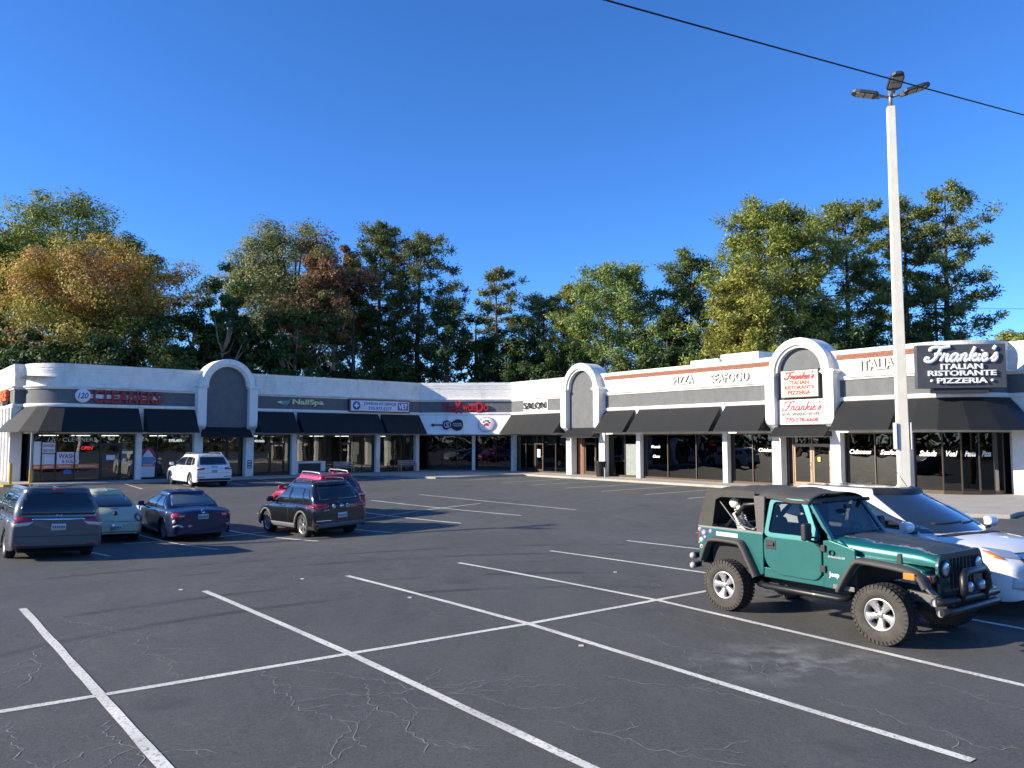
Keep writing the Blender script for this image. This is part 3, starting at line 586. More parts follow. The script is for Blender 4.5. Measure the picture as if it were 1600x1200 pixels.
# nail spa
r = sroot('nail_spa_sign', 'pale yellow NailSpa letters with a teal leaf mark on grey band', LW.M(24.8, -.02, 5.35))
lt('NailSpa', r, GLDK, .55, 0, .03, 2.45, .5, .08, bold=.03)
mb = MB(); mb.prism([(-1.75, -.08), (-1.3, .12), (-.95, .10), (-.85, -.02), (-1.2, -.16), (-1.5, -.2)], .02, .08, 'z'); mb.prism([(-1.35, -.24), (-.9, .22), (-.8, .26), (-1.05, -.2)], .085, .12, 'z'); mb.build('leaf_mark', TEAL, r)
MB().prism([(-1.8, .02), (-1.5, .06), (-1.5, -.08), (-1.78, -.06)], .03, .09, 'z').build('leaf_tip', SWH, r)
# vet sign
r = sroot('vet_sign', 'white box sign with red frame reading JOHNSON VET SERVICES', LW.M(31.35, -.0, 5.26))
MB().box(-2.72, 2.72, -.5, .5, 0, .22).build('sign_box', mat('dark_red_frame', (.13, .02, .02), .4), r, .02); MB().box(-2.6, 2.6, -.4, .4, .222, .235).build('sign_face', mat('vet_face', (.62, .70, .78), .4), r)
lt('JOHNSON VET SERVICES', r, SBL, -.05, .14, .24, 2.9, .3, .008, bold=.02); lt('770-977-5377', r, SBL, -.05, -.2, .24, 2.1, .27, .008, bold=.02)
MB().box(1.55, 2.52, -.3, .32, .237, .245).build('vet_block', SBL, r); lt('VET', r, SWH, 2.03, .01, .246, .8, .42, .008, bold=.03)
MB().lathe([(.001, .245), (.33, .245), (.33, .236)], 28, 'z', (-2.12, 0, 0)).build('cross_disc', SBL, r); mb = MB(); mb.box(-2.18, -2.06, -.2, .2, .246, .252); mb.box(-2.32, -1.92, -.06, .06, .2465, .2525); mb.build('white_cross', SWH, r)
# taekwondo
r = sroot('taekwondo_sign', 'red TaeKwonDo channel letters on the grey band of the corner', FW.M(3.75, -.02, 5.28))
lt('Tae', r, DRED, -1.32, 0, .02, 1.1, .72, .14, bold=.025); lt('K', r, RED, -.48, -.02, .02, .55, .98, .14, bold=.03); lt('won', r, RED, .33, -.06, .02, 1.05, .5, .14, bold=.015); lt('D', r, RED, 1.2, 0, .02, .58, .8, .14, bold=.03); lt('o', r, RED, 1.72, -.06, .02, .4, .5, .14, bold=.02)
# violin sign and paw roundel on the sloped white fascia
tl = math.atan2(.8, 1.5)
def fasc(s, f): return FW.M(s, .05+.8*f+.02, 4.62-1.5*f+.02, -tl)
r = sroot('violin_sign', 'brown violin shaped sign lying sideways on the white sloped fascia', fasc(2.35, .55))
def blob(ps, z0, z1): return MB().prism([(q.x, q.y) for q in smooth_poly(ps+ps[:1], 4)[:-1]], z0, z1, 'z')
VB = mat('violin_brown', (.035, .018, .014), .4); 
top = [(-.35, .0), (-.3, .3), (.0, .43), (.2, .3), (.36, .22), (.5, .36), (.85, .52), (1.2, .38), (1.32, 0)]
ps = top+[(x, -y) for x, y in top[::-1][1:-1]]
blob(ps, .0, .06).build('violin_body', VB, r); MB().box(-1.1, -.33, -.05, .05, .0, .05).build('violin_neck', VB, r)
blob([(-1.32, 0), (-1.2, .07), (-1.05, .06), (-1.05, -.06), (-1.2, -.07)], .0, .05).build('scroll', VB, r)
mb = MB(); [mb.box(x-.02, x+.02, -.14, .14, .0, .04) for x in (-1.17, -1.07)]; mb.build('tuning_pegs', VB, r)
o = lt('S', r, SWH, .05, 0, .062, .22, .36, .006); lt('MASTER', r, SWH, .85, .1, .062, .7, .12, .006); lt('VIOLINS', r, SWH, .85, -.08, .062, .75, .14, .006)
MB().lathe([(.24, .061), (.24, .066), (.28, .066), (.28, .061)], 24, 'z', (.05, 0, 0)).build('ring', SWH, r)
r = sroot('paw_roundel', 'round white pet sign with a dark paw print at the corner', fasc(5.55, .52))
MB().lathe([(.001, .05), (.68, .05), (.70, .03), (.70, 0)], 36, 'z').build('disc', SWH, r); MB().lathe([(.60, .051), (.60, .056), (.625, .056), (.625, .051)], 36, 'z').build('rim_line', RED, r); MB().lathe([(.655, .051), (.655, .056), (.68, .056), (.68, .051)], 36, 'z').build('rim_line', SBL, r)
mb = MB()
for x, y, q in ((-.24, .2, .085), (-.08, .32, .085), (.1, .3, .085), (.22, .14, .08)): mb.lathe([(.001, .06), (q, .06), (q, .05)], 14, 'z', (x, y, 0))
mb.build('toe_pads', SBK, r); blob([(0, .14), (.2, 0), (.16, -.2), (0, -.14), (-.18, -.18), (-.2, 0)], .05, .06).build('paw_pad', RED, r)
# salon
r = sroot('salon_sign', 'white panel with raised black SALON letters', RW.M(-46.7, -.02, 5.3))
MB().box(-1.5, 1.5, -.44, .44, 0, .04).build('panel', SWH, r, .01); lt('SALON', r, SBK, .0, 0, .1, 2.7, .5, .1, bold=.0, shear=.1)
# loose letters on the parapet of the right wing
for wd, s, wid, z in (('PIZZA', -31.9, 1.62, 6.38), ('SEAFOOD', -28.45, 2.75, 6.32), ('ITALIAN', -19.35, 2.15, 6.42)):
    r = sroot('parapet_letters', 'ivory block letters reading %s on the white parapet' % wd, RW.M(s, .005, z), 'sign', 'menu words on the parapet')
    lt(wd, r, SHD, .0, 0, .0, wid, .56, .075, bold=.03, name='letter_sides'); lt(wd, r, IVORY, .0, 0, .076, wid*.985, .54, .012, bold=.01)
# restaurant signs in the portal
r = sroot('restaurant_box_sign', 'pale yellow box sign with red restaurant name in the upper portal', RW.M(-23.62, .14, 5.66))
MB().box(-1.14, 1.14, -.76, .76, 0, .32).build('sign_box', mat('box_dark', (.04, .04, .04), .5), r, .02); MB().box(-1.08, 1.08, -.70, .70, .322, .33).build('sign_face', mat('face_cream', (.70, .66, .46), .45, var=.08), r)
script_name(r, RED, .0, .42, .335, 1.75, .2, .012, .7); lt('ITALIAN', r, RED, 0, .06, .332, 1.15, .22, .006, bold=.045); lt('RISTORANTE', r, RED, 0, -.2, .332, 1.75, .21, .006, bold=.045); lt('PIZZERIA', r, RED, 0, -.48, .332, 1.35, .22, .006, bold=.045)
mb = MB(); [mb.lathe([(.001, .336), (.035, .336), (.035, .331)], 10, 'z', (x, -.48, 0)) for x in (-.86, .86)]; mb.build('bullet', mat('sign_green', (.03, .2, .06), .5), r)
r = sroot('delivery_banner', 'white banner with red script and phone number under the cream box sign', RW.M(-23.62, .14, 4.15))
MB().box(-1.4, 1.4, -.67, .67, 0, .16).build('panel', mat('banner_white', (.80, .74, .70), .5, var=.03), r, .01)
MB().box(-1.43, 1.43, -.70, -.672, 0, .18).build('frame_rail', DRK, r); MB().box(-1.43, 1.43, .672, .70, 0, .18).build('frame_rail', DRK, r)
script_name(r, RED, .0, .30, .165, 2.3, .12, .01, .68); lt('NOW OFFERING DELIVERY!', r, mat('olive_text', (.06, .07, .04), .5), 0, -.12, .164, 2.45, .19, .006, shear=.2, bold=.035); lt('770-578-6608', r, RED, 0, -.42, .164, 1.95, .23, .006, bold=.04)
# big corner sign
sf = Frame(20.5, 35.05, .981, -.195)
r = sroot('corner_restaurant_sign', 'large dark grey box sign with raised white letters on the rounded corner', sf.M(0, 0, 6.02))
MB().box(-1.86, 1.86, -1.0, 1.0, -.42, 0).build('sign_box', SGR, r, .015); MB().box(-1.15, 1.15, -1.22, -1.003, -.6, -.1).build('bracket', mat('bracket_dark', (.03, .035, .045), .6), r); MB().box(-.9, .9, -.5, .5, -.95, -.423).build('mount', DRK, r)
WL = mat('sign_letters_white', (.80, .80, .77), .5, var=.08, vscale=20)
script_name(r, WL, .02, .52, .06, 3.0, .2, .05, .72); lt('ITALIAN', r, WL, 0, -.02, .04, 1.75, .25, .06, bold=.03); lt('RISTORANTE', r, WL, 0, -.32, .04, 2.85, .25, .06, bold=.03); lt('PIZZERIA', r, WL, 0, -.66, .04, 2.1, .25, .06, bold=.03)
mb = MB(); [mb.lathe([(.001, .08), (.06, .08), (.06, .0)], 14, 'z', (x, -.66, 0)) for x in (-1.26, 1.26)]; mb.build('bullet', WL, r)
# orange letters on the left side wall
sd = Frame(*LP(7.4, -24), *(LP(7.4, -2)-LP(7.4, -24)))
r = sroot('side_wall_sign', 'orange and black letters on the sunny side wall at far left', sd.M(17.9, .0, 5.32))
lt('SHOE', r, ORG, 0.3, .12, .02, 2.6, .72, .18, bold=.05); lt('REPAIR', r, SBK, .9, -.38, .02, 2.2, .26, .1, bold=.02); MB().lathe([(.001, .14), (.3, .14), (.3, 0)], 20, 'z', (-1.35, 0, 0)).build('disc', SWH, r)
# window signs of the cleaners
def poster(name, label, fr, s, off, z, wd, h, m, lines, cat='poster', group=None):
    q = sroot(name, label, fr.M(s, off, z), cat, group); MB().box(-wd/2, wd/2, -h/2, h/2, 0, .008).build('sheet', m, q)
    for tx, tm, x, y, tw, th in lines: lt(tx, q, tm, x, y, .009, tw, th, .003, bold=.02)
    return q
PAP = mat('paper_white', (.72, .73, .74), .7, var=.04); MAR = mat('text_maroon', (.25, .02, .06), .6)
G0 = -.345
poster('drop_box_poster', 'white poster reading 24 HOURS DROP BOX in the cleaners window', LW, 8.97, G0, 2.18, .68, .62, PAP, [('24 HOURS', MAR, 0, .13, .56, .17), ('DROP BOX', MAR, 0, -.17, .56, .17)])
poster('wash_fold_poster', 'white poster reading WASH & FOLD behind the cleaners glass', LW, 9.98, G0, 1.55, 1.15, .72, PAP, [('WASH', MAR, -.05, .12, .86, .3), ('& FOLD', MAR, .1, -.2, .8, .2)])
q = poster('drop_slot_panel', 'white drop slot panel under the drop box poster', LW, 8.97, G0, 1.5, .66, .62, mat('panel_pale', (.6, .61, .62), .5), [], 'panel'); MB().box(-.2, .26, -.1, .14, .009, .03).build('slot_flap', PAP, q)
poster('portrait_poster', 'tall black and white photo poster at the left edge of the cleaners', LW, 8.38, G0, 1.75, .38, 1.6, PAP, [], 'poster')
mb = MB(); LW.box(mb, 8.2, 8.56, G0+.009, G0+.012, 1.2, 1.7)
for i, (s, wd, tx) in enumerate(((8.38, .4, 'Alter'), (8.97, .68, 'SHIRTS'), (9.85, .92, 'Shoe Repair'), (11.05, 1.3, 'Garment Bags'))):
    poster('orange_window_strip', 'orange strip reading %s low on the cleaners glass' % tx, LW, s, G0+.012, 1.05, wd, .26, mat('strip_orange', (.72, .19, .05), .6), [(tx, SWH, 0, 0, wd*.7, .11)], 'window sign', 'orange strips on the cleaners windows')
poster('blue_card', 'small blue notice low in the cleaners window', LW, 10.0, G0, .72, .42, .24, SBL, [], 'notice')
poster('door_notice', 'blank white sheet taped to the cleaners door', LW, 12.35, -.32, 1.55, .5, .3, PAP, [], 'notice')
poster('eyelash_strip', 'orange strip below the round pink window picture', LW, 14.55, G0+.012, 1.05, .85, .2, mat('strip_orange', (.72, .19, .05), .6), [('Alterations', SWH, 0, 0, .6, .1)], 'window sign')
poster('white_lower_film', 'white film at the bottom of the pane with the pink picture', LW, 14.55, G0, .6, .85, .68, PAP, [], 'window film')
q = sroot('tailor_picture', 'round pink window picture of a white figure over blue', LW.M(14.55, G0, 1.75), 'window sign')
MB().lathe([(.001, .004), (.40, .004), (.40, 0)], 28, 'z').build('disc', mat('pink_disc', (.5, .06, .16), .6), q); blob([(0, .28), (.1, .15), (.25, -.05), (.3, -.3), (-.3, -.3), (-.25, -.05), (-.1, .15)], .005, .009).build('figure', PAP, q); MB().box(-.4, .4, -.62, -.2, .010, .013).build('blue_base', mat('pale_blue', (.12, .3, .5), .6), q)
q = sroot('window_lettering', 'cream window lettering reading 120 Cleaners across the top panes', LW.M(10.3, G0, 2.66), 'window sign')
lt('120', q, IVORY, -1.15, 0, 0, .52, .26, .004, shear=.3); lt('CLEANERS', q, IVORY, .3, 0, 0, 1.85, .24, .004)
NEON = mat('neon_red', (.9, .05, .05), emit=(1, .03, .06), estr=4); NW = mat('neon_white', (.9, .9, .9), emit=(.9, .93, 1), estr=3)
q = sroot('open_neon', 'red neon OPEN sign glowing in the cleaners window', LW.M(11.05, -.5, 2.15), 'neon sign'); lt('OPEN', q, NEON, 0, 0, 0, .62, .22, .015, shear=.15, bold=.01)
q = sroot('eyelash_neon', 'white lit EYELASH sign high in the window beside the portal', LW.M(16.25, -.5, 2.6), 'neon sign'); lt('EYELASH', q, NW, 0, 0, 0, .8, .17, .015, bold=.02)
q = sroot('waxing_neon', 'white lit WAXING sign in the nail salon window', LW.M(21.95, -.5, 2.55), 'neon sign'); lt('WAXING', q, NW, 0, 0, 0, .75, .17, .015, bold=.02)
q = poster('pillar_notice', 'black and white notice on the white pillar right of the left portal', LW, 21.04, .104, .95, .3, .56, SBK, []); mb = MB(); [mb.box(-.1, .1, y-.045, y+.045, .009, .011) for y in (.17, .0, -.18)]; mb.build('pictogram', PAP, q)
# menu words on the tinted panes
for wd, s, z, wid in (('Mussels', -34.65, 2.2, .8), ('Clams', -34.6, 1.58, .62), ('Chicken', -26.35, 2.08, .95), ('Calzones', -20.78, 2.06, 1.15), ('Seafood', -19.2, 2.05, 1.1)):
    q = sroot('menu_lettering', 'white slanted window lettering reading %s' % wd, RW.M(s, -.345, z), 'window sign', 'menu words on the restaurant windows'); lt(wd, q, WL, 0, 0, 0, wid, None, .004, shear=.35, bold=.03)
for wd, i in (('Salads', 0), ('Veal', 1), ('Pasta', 2), ('Pizza', 3)):
    a, b = cps[i], cps[i+1]; ff = Frame(a.x, a.y, b.x-a.x, b.y-a.y)
    q = sroot('menu_lettering', 'white slanted window lettering reading %s on the rounded corner' % wd, ff.M((b-a).length/2, .014, 2.02), 'window sign', 'menu words on the restaurant windows'); lt(wd, q, WL, 0, 0, 0, (b-a).length*.62, .27, .004, shear=.35, bold=.03)
poster('salon_door_notice', 'white hours sheet on the brown salon door', RW, -46.72, -.31, 1.6, .38, .62, PAP, [], 'notice')
poster('portal_door_notice', 'yellow sticker on the restaurant double door', RW, -23.2, -.55, 1.62, .16, .24, mat('yellow_note', (.75, .6, .08), .6), [], 'notice')
# ------------------------------------------------------------------ cars
def hermite(pts):
    X = [p[0] for p in pts]; Y = [p[1] for p in pts]; n = len(X)
    d = [(Y[i+1]-Y[i])/(X[i+1]-X[i]) for i in range(n-1)]
    m = [d[0]]+[0 if d[i-1]*d[i] <= 0 else 2*d[i-1]*d[i]/(d[i-1]+d[i]) for i in range(1, n-1)]+[d[-1]]
    def f(x):
        if x <= X[0]: return Y[0]
        if x >= X[-1]: return Y[-1]
        i = max(j for j in range(n-1) if X[j] <= x); h = X[i+1]-X[i]; t = (x-X[i])/h
        return (2*t**3-3*t*t+1)*Y[i]+(t**3-2*t*t+t)*h*m[i]+(-2*t**3+3*t*t)*Y[i+1]+(t**3-t*t)*h*m[i+1]
    return f
def lower_body(S):
    L, W = S['L'], S['W']; top, belt = hermite(S['top']), hermite(S['belt']); zb = S['zb']; ra = S['ra']; rz_ = S['rw']
    xs_ = sorted(set([round(-L/2+L*i/110, 4) for i in range(111)]+[-L/2+e for e in (.01, .03, .06, .1, .15, .2)]+[L/2-e for e in (.01, .03, .06, .1, .15, .2)]+[c+ra*math.cos(math.pi*k/16) for c in (S['xr'], S['xf']) for k in range(17)]))
    er, ef = S.get('er', .34), S.get('ef', .5); rows = []
    wf = hermite(S['wid']) if 'wid' in S else (lambda x: 1.0)
    for x in xs_:
        e = min((x+L/2)/er, 1); g = min((L/2-x)/ef, 1)
        k = 1-math.sqrt(max(0, 1-(1-e)**2)); q = 1-math.sqrt(max(0, 1-(1-g)**2))
        w = W/2*wf(x)*(1-S.get('kr', .2)*k-S.get('kf', .28)*q); zt = top(x)-.07*k-.1*q; bl = belt(x)-.05*k-.08*q; bot = zb+.06*k+.04*q
        for c in (S['xr'], S['xf']):
            if abs(x-c) < ra: bot = max(bot, rz_+math.sqrt(max(0, ra*ra-(x-c)**2))-.0)
        bl = max(bl, bot+.1); hgt = bl-bot; fl = S.get('flare', .02)
        sec = []
        for f, dy in ((0, -.035), (.05, -.015), (.2, -.004), (.4, .0), (.6, .0), (.75, -.006), (.88, -.02), (.96, -.045), (1.0, -.075)): sec.append((w+dy*1.0, bot+hgt*f))
        r1 = max(zt, bl+.005)
        for f in (.12, .3, .55, .8, 1): sec.append(((w-.075)*(1-f), bl+(r1-bl)*math.sin(f*math.pi/2)**.8))
        rows.append([(x, y, z) for y, z in sec]+[(x, -y, z) for y, z in sec[::-1][1:]])
    mb = MB(); mb.grid(rows); n = len(rows[0]); mb.add(rows[0], [tuple(range(n))], smooth=False); mb.add(rows[-1], [tuple(range(n))[::-1]]); return mb
def cabin(S):
    c = S['cab']; mb = MB(); rows = []; xr, xf, hw = hermite(c['xr']), hermite(c['xf']), hermite(c['hw']); zb, zt = c['zb'], c['zt']; rc = c.get('rc', .2); br, bf = c.get('br', .06), c.get('bf', .12)
    def outline(x0, x1, h, rcc):
        P = []; rcc = min(rcc, h*.9, (x1-x0)*.45)
        for i in range(6): y = (h-rcc)*i/5; P.append((x0+br*(y/h)**2, y))
        x0c = x0+br*((h-rcc)/h)**2
        for i in range(1, 6): a = R(90)*i/5; P.append((x0c+rcc*(1-math.cos(a)), h-rcc+rcc*math.sin(a)))
        x1c = x1-bf*((h-rcc)/h)**2
        for i in range(1, 16): P.append((x0c+rcc+(x1c-x0c-2*rcc)*i/15, h))
        for i in range(1, 6): a = R(90)*i/5; P.append((x1c-rcc+rcc*math.sin(a), h-rcc+rcc*math.cos(a)))
        for i in range(1, 6): y = (h-rcc)*(1-i/5); P.append((x1-bf*(y/h)**2, y))
        return P+[(x, -y) for x, y in P[::-1][1:-1]]
    rr = c.get('edge', .09)
    for i in range(15):
        t = i/14; rows.append([(x, y, zb+(zt-rr-zb)*t) for x, y in outline(xr(t), xf(t), hw(t), rc)])
    o = outline(xr(1), xf(1), hw(1), rc); cx = (xr(1)+xf(1))/2
    for a in (15, 32, 50, 68, 85):
        k = rr*1.15*(1-math.cos(R(a))); z = zt-rr+rr*math.sin(R(a)); rows.append([(x-math.copysign(min(abs(x-cx), k), x-cx), y-math.copysign(min(abs(y), k), y), z) for x, y in o])
    last = rows[-1]; cr = c.get('crown', .035)
    for f in (.85, .65, .4, .15, .01): rows.append([(cx+(x-cx)*f, y*f, zt-.005+cr*(1-f*f)) for x, y, z in last])
    mb.grid(rows, close=True); mb.rows = rows; return mb
def cabin_glass(name, rows, i0, i1, r0, r1, m, parent, off=.007):   # a pane lofted on the cabin skin itself
    sub_ = [r[i0:i1+1] for r in rows[r0:r1+1]]; c0 = Vector((sum(p[0] for p in rows[0])/len(rows[0]), 0, 0)); out = []
    for a in range(len(sub_)):
        q = []
        for b in range(len(sub_[0])):
            u = Vector(sub_[a][min(b+1, len(sub_[0])-1)])-Vector(sub_[a][max(b-1, 0)]); v = Vector(sub_[min(a+1, len(sub_)-1)][b])-Vector(sub_[max(a-1, 0)][b]); n = u.cross(v).normalized(); p = Vector(sub_[a][b])
            if n.dot(p-Vector((c0.x, 0, p.z-.4))) < 0: n = -n
            q.append(tuple(p+n*off))
        out.append(q)
    return MB().grid(out).build(name, m, parent)
def roundpoly(p, r, n=4):
    out = []; N = len(p)
    for i in range(N):
        a, b, c = Vector(p[i-1]), Vector(p[i]), Vector(p[(i+1) % N]); u, v = (a-b), (c-b); d = min(r, u.length*.45, v.length*.45); u.normalize(); v.normalize()
        for k in range(n+1):
            t = k/n; out.append(tuple((b+u*d)*(1-t)**2+b*2*t*(1-t)+(b+v*d)*t*t))
    return out
class Decal:
    def __init__(s, meshes):
        v, f = [], []
        for m in meshes: n = len(v); v += m.v; f += [[i+n for i in q] for q in m.f]
        s.t = BVHTree.FromPolygons([Vector(p) for p in v], f)
    def __call__(s, name, poly, view, m, parent, r=0, off=.006, step=.07, thick=.012, far=4):
        if r: poly = roundpoly(poly, r)
        bm = bmesh.new(); bm.faces.new([bm.verts.new((a, b, 0)) for a, b in poly])
        for ax in (0, 1):
            lo = min(q[ax] for q in poly); hi = max(q[ax] for q in poly); k = int((hi-lo)/step)
            for i in range(1, k+1):
                co = [0, 0, 0]; co[ax] = lo+(hi-lo)*i/(k+1); no = [0, 0, 0]; no[ax] = 1
                bmesh.ops.bisect_plane(bm, geom=bm.verts[:]+bm.edges[:]+bm.faces[:], plane_co=co, plane_no=no)
        dr, mk = {'rear': ((1, 0, 0), lambda a, b: (-far, a, b)), 'front': ((-1, 0, 0), lambda a, b: (far, a, b)), 'left': ((0, -1, 0), lambda a, b: (a, far, b)), 'right': ((0, 1, 0), lambda a, b: (a, -far, b)), 'top': ((0, 0, -1), lambda a, b: (a, b, far))}[view]
        d = Vector(dr); bad = []
        for v in bm.verts:
            h = s.t.ray_cast(Vector(mk(v.co.x, v.co.y)), d)
            if h[0] is None: bad.append(v); continue
            nn = h[1] if h[1].dot(d) < 0 else -h[1]; v.co = h[0]+nn*off*.6-d*off*.5
        if bad: bmesh.ops.delete(bm, geom=bad, context='VERTS')
        me = bpy.data.meshes.new(name); bmesh.ops.recalc_face_normals(bm, faces=bm.faces)
        fs = bm.faces[:]
        if fs and fs[0].normal.dot(d) > 0: bmesh.ops.reverse_faces(bm, faces=fs)
        for f in bm.faces: f.smooth = True
        bm.to_mesh(me); bm.free(); o = link(name, me, m, parent)
        if thick: q = o.modifiers.new('t', 'SOLIDIFY'); q.thickness = thick; q.offset = -1
        return o
    def both(s, name, poly, m, parent, **k):
        return [s(name, poly, v, m, parent, **k) for v in ('left', 'right')]
def paint(name, col, metal=.35, rough=.35): return mat(name, col, rough, metal, coat=1.0, var=.03, vscale=5)
CGL = mat('car_glass', (.012, .014, .016), .03, spec=.9, coat=.6); TYR = mat('tyre_rubber', (.018, .018, .018), .85, bump=.3, bscale=60); RIM = mat('alloy_silver', (.52, .52, .53), .3, metal=.85); CHR = mat('chrome', (.75, .75, .76), .12, metal=1); BLP = mat('black_plastic', (.022, .022, .023), .6, bump=.1, bscale=80)
TLR = mat('tail_red', (.38, .008, .015), .12, coat=1, spec=.8); TLW = mat('tail_clear', (.6, .56, .54), .12, coat=1); PLT = mat('plate_white', (.6, .62, .62), .5, var=.1, vscale=30); PTX = mat('plate_ink', (.08, .1, .14), .6); AMB = mat('amber_lens', (.75, .2, .015), .15, coat=1); HLG = mat('headlamp', (.55, .57, .6), .1, metal=.5, coat=1); WELL = mat('wheel_well', (.006, .006, .006), .95)
def wheel_mesh(r, wd, rimr, spokes=5, style=0):
    ty = MB().lathe([(rimr, -wd*.42), (rimr+.02, -wd*.5), (r-.06, -wd*.52), (r-.015, -wd*.46), (r, -wd*.36), (r, wd*.36), (r-.015, wd*.46), (r-.06, wd*.52), (rimr+.02, wd*.5), (rimr, wd*.42)], 36, 'y')
    ri = MB().lathe([(rimr+.004, wd*.44), (rimr-.012, wd*.46), (rimr-.03, wd*.36), (rimr-.04, wd*.1), (rimr-.045, -wd*.4)], 36, 'y'); ri.lathe([(.001, wd*.38), (.055, wd*.38), (.07, wd*.34), (.075, wd*.2)], 18, 'y')
    ri.lathe([(.03, wd*.05), (rimr-.04, wd*.05)], 24, 'y', mi=1)
    for i in range(spokes):
        for da in ((0,) if style == 0 else (-.16, .16)):
            a = 2*math.pi*i/spokes+da; w0, w1 = (.05, .075) if style == 0 else (.022, .026)
            u = Vector((math.cos(a), 0, math.sin(a))); p = Vector((-math.sin(a), 0, math.cos(a))); Y = Vector((0, 1, 0))
            A, B = u*.05, u*(rimr-.02); y0, y1 = wd*.2, wd*.36
            ri.hexa([A-p*w0+Y*y0, A+p*w0+Y*y0, B+p*w1+Y*y0, B-p*w1+Y*y0, A-p*w0+Y*y1, A+p*w0+Y*y1, B+p*w1+Y*(y1+.01), B-p*w1+Y*(y1+.01)])
    return ty.mesh('tyre'), ri.mesh('rim')
def add_wheels(t, S, rimm=None):
    tm, rm = wheel_mesh(S['rw'], S.get('tw', .23), S.get('rr', .225), S.get('sp', 5), S.get('st', 0)); tm.materials.append(TYR); rm.materials.append(rimm or RIM); rm.materials.append(WELL)
    for x in (S['xr'], S['xf']):
        for sg in (1, -1):
            wv = empty('wheel', (x, sg*(S['W']/2-.045-S.get('tw', .23)/2), S['rw']), 0 if sg > 0 else math.pi, 1, t)
            link('tyre', tm, None, wv); r_ = link('rim', rm, None, wv); r_.rotation_euler = (0, rnd.uniform(0, 6), 0)
def make_car(name, label, S, contact, cl, head, k=1, pm=None, rimm=None):
    dx, dy = math.sin(R(head)), math.cos(R(head)); x = contact[0]-k*(cl[0]*dx-cl[1]*dy); y = contact[1]-k*(cl[0]*dy+cl[1]*dx)
    t = empty(name, (x, y, 0), math.atan2(dy, dx), k); tag(t, label, S.get('cat', 'car'))
    # rest the four wheels on the uneven lot
    zs = []
    for a in (S['xr'], S['xf']):
        for b in (-S['W']/2+.1, S['W']/2-.1): zs.append((a, b, gz(x+k*(a*dx-b*dy), y+k*(a*dy+b*dx))))
    zf = (zs[2][2]+zs[3][2])/2; zr = (zs[0][2]+zs[1][2])/2; zl = (zs[1][2]+zs[3][2])/2; zg = (zs[0][2]+zs[2][2])/2
    t.location.z = (zf+zr)/2-((zf+zr)/2-zr)*(-(S['xr']+S['xf'])/2)/(S['xf']-S['xr'])*0
    t.rotation_euler = (math.atan2(zl-zg, (S['W']-.2)*k), -math.atan2(zf-zr, (S['xf']-S['xr'])*k), t.rotation_euler.z)
    lb, cb_ = lower_body(S), cabin(S)
    lb.build('body', pm, t); cb_.build('cabin', pm, t)
    w = S['W']/2; MB().box(-S['L']/2+.3, S['L']/2-.3, -w+.24, w-.24, S['zb']-.06, S['zb']+.34).build('underbody', WELL, t)
    for c in (S['xr'], S['xf']): MB().box(c-S['ra']-.05, c+S['ra']+.05, -w+.235, w-.235, S['zb']-.02, S['rw']+S['ra']+.06).build('wheel_well', WELL, t)
    add_wheels(t, S, rimm); S['rows'] = cb_.rows
    return t, Decal([lb, cb_])
def plate(t, D, y, z, parent=None, view='rear', w=.31, h=.155, dk=False):
    o = D('license_plate', [(y-w/2, z-h/2), (y+w/2, z-h/2), (y+w/2, z+h/2), (y-w/2, z+h/2)], view, PLT, t, off=.016, step=1)
    for i in range(6): a = y-w*.36+w*.72*i/5; D('plate_mark', [(a-.014, z-.03), (a+.014, z-.03), (a+.014, z+.03), (a-.014, z+.03)], view, PTX, t, off=.019, step=1, thick=0)
def mirror(t, x, y, z, pm, sc=1):
    for sg in (1, -1):
        q_ = [(x-.05*sc, z-.08*sc), (x+.03*sc, z-.085*sc), (x+.09*sc, z-.02*sc), (x+.07*sc, z+.06*sc), (x-.0, z+.085*sc), (x-.06*sc, z+.07*sc)]; m_ = MB().prism(q_, sg*(y+.02), sg*(y+.23*sc)); o_ = m_.build('side_mirror', pm, t, .03*sc, 3); a_ = MB().box(x-.04, x+.06, min(sg*(y-.06), sg*(y+.05)), max(sg*(y-.06), sg*(y+.05)), z-.10*sc, z-.05*sc); a_.build('mirror_foot', BLP, o_, .01)
def ring(t, D, y, z, r, view='rear', m=None, name='badge', wd=.014):
    P = [(r*math.cos(a), r*math.sin(a)) for a in [2*math.pi*i/16 for i in range(16)]]
    return D(name, [(y+a, z+b) for a, b in P], view, m or CHR, t, off=.012, step=1)
# --- grey minivan
S = dict(L=5.15, W=1.99, zb=.24, ra=.37, rw=.345, xr=-1.52, xf=1.48, er=.28, kr=.12, cat='minivan',
 top=[(-2.58, 1.02), (-1, 1.06), (1.3, 1.06), (1.75, 1.04), (2.3, .9), (2.58, .72)], belt=[(-2.58, .98), (0, .99), (1.4, .98), (2.2, .84), (2.58, .66)],
 cab=dict(zb=.92, zt=1.72, xr=[(0, -2.52), (.3, -2.5), (1, -2.28)], xf=[(0, 1.75), (.5, 1.15), (1, .55)], hw=[(0, .93), (.4, .90), (1, .72)], rc=.2, br=.1, bf=.3, edge=.1, crown=.03))
P1 = paint('paint_graphite', (.080, .088, .098))
t, D = make_car('minivan', 'dark grey minivan seen from behind at the left edge', S, (-10.93, 20.07), (-1.52, -.86), -39.5, 1.0, P1)
D('rear_window', [(-.82, 1.07), (.82, 1.07), (.70, 1.60), (-.70, 1.60)], 'rear', CGL, t, .1)
D('chrome_strip', [(-.56, .965), (.56, .965), (.56, 1.02), (-.56, 1.02)], 'rear', CHR, t, .01, off=.012)
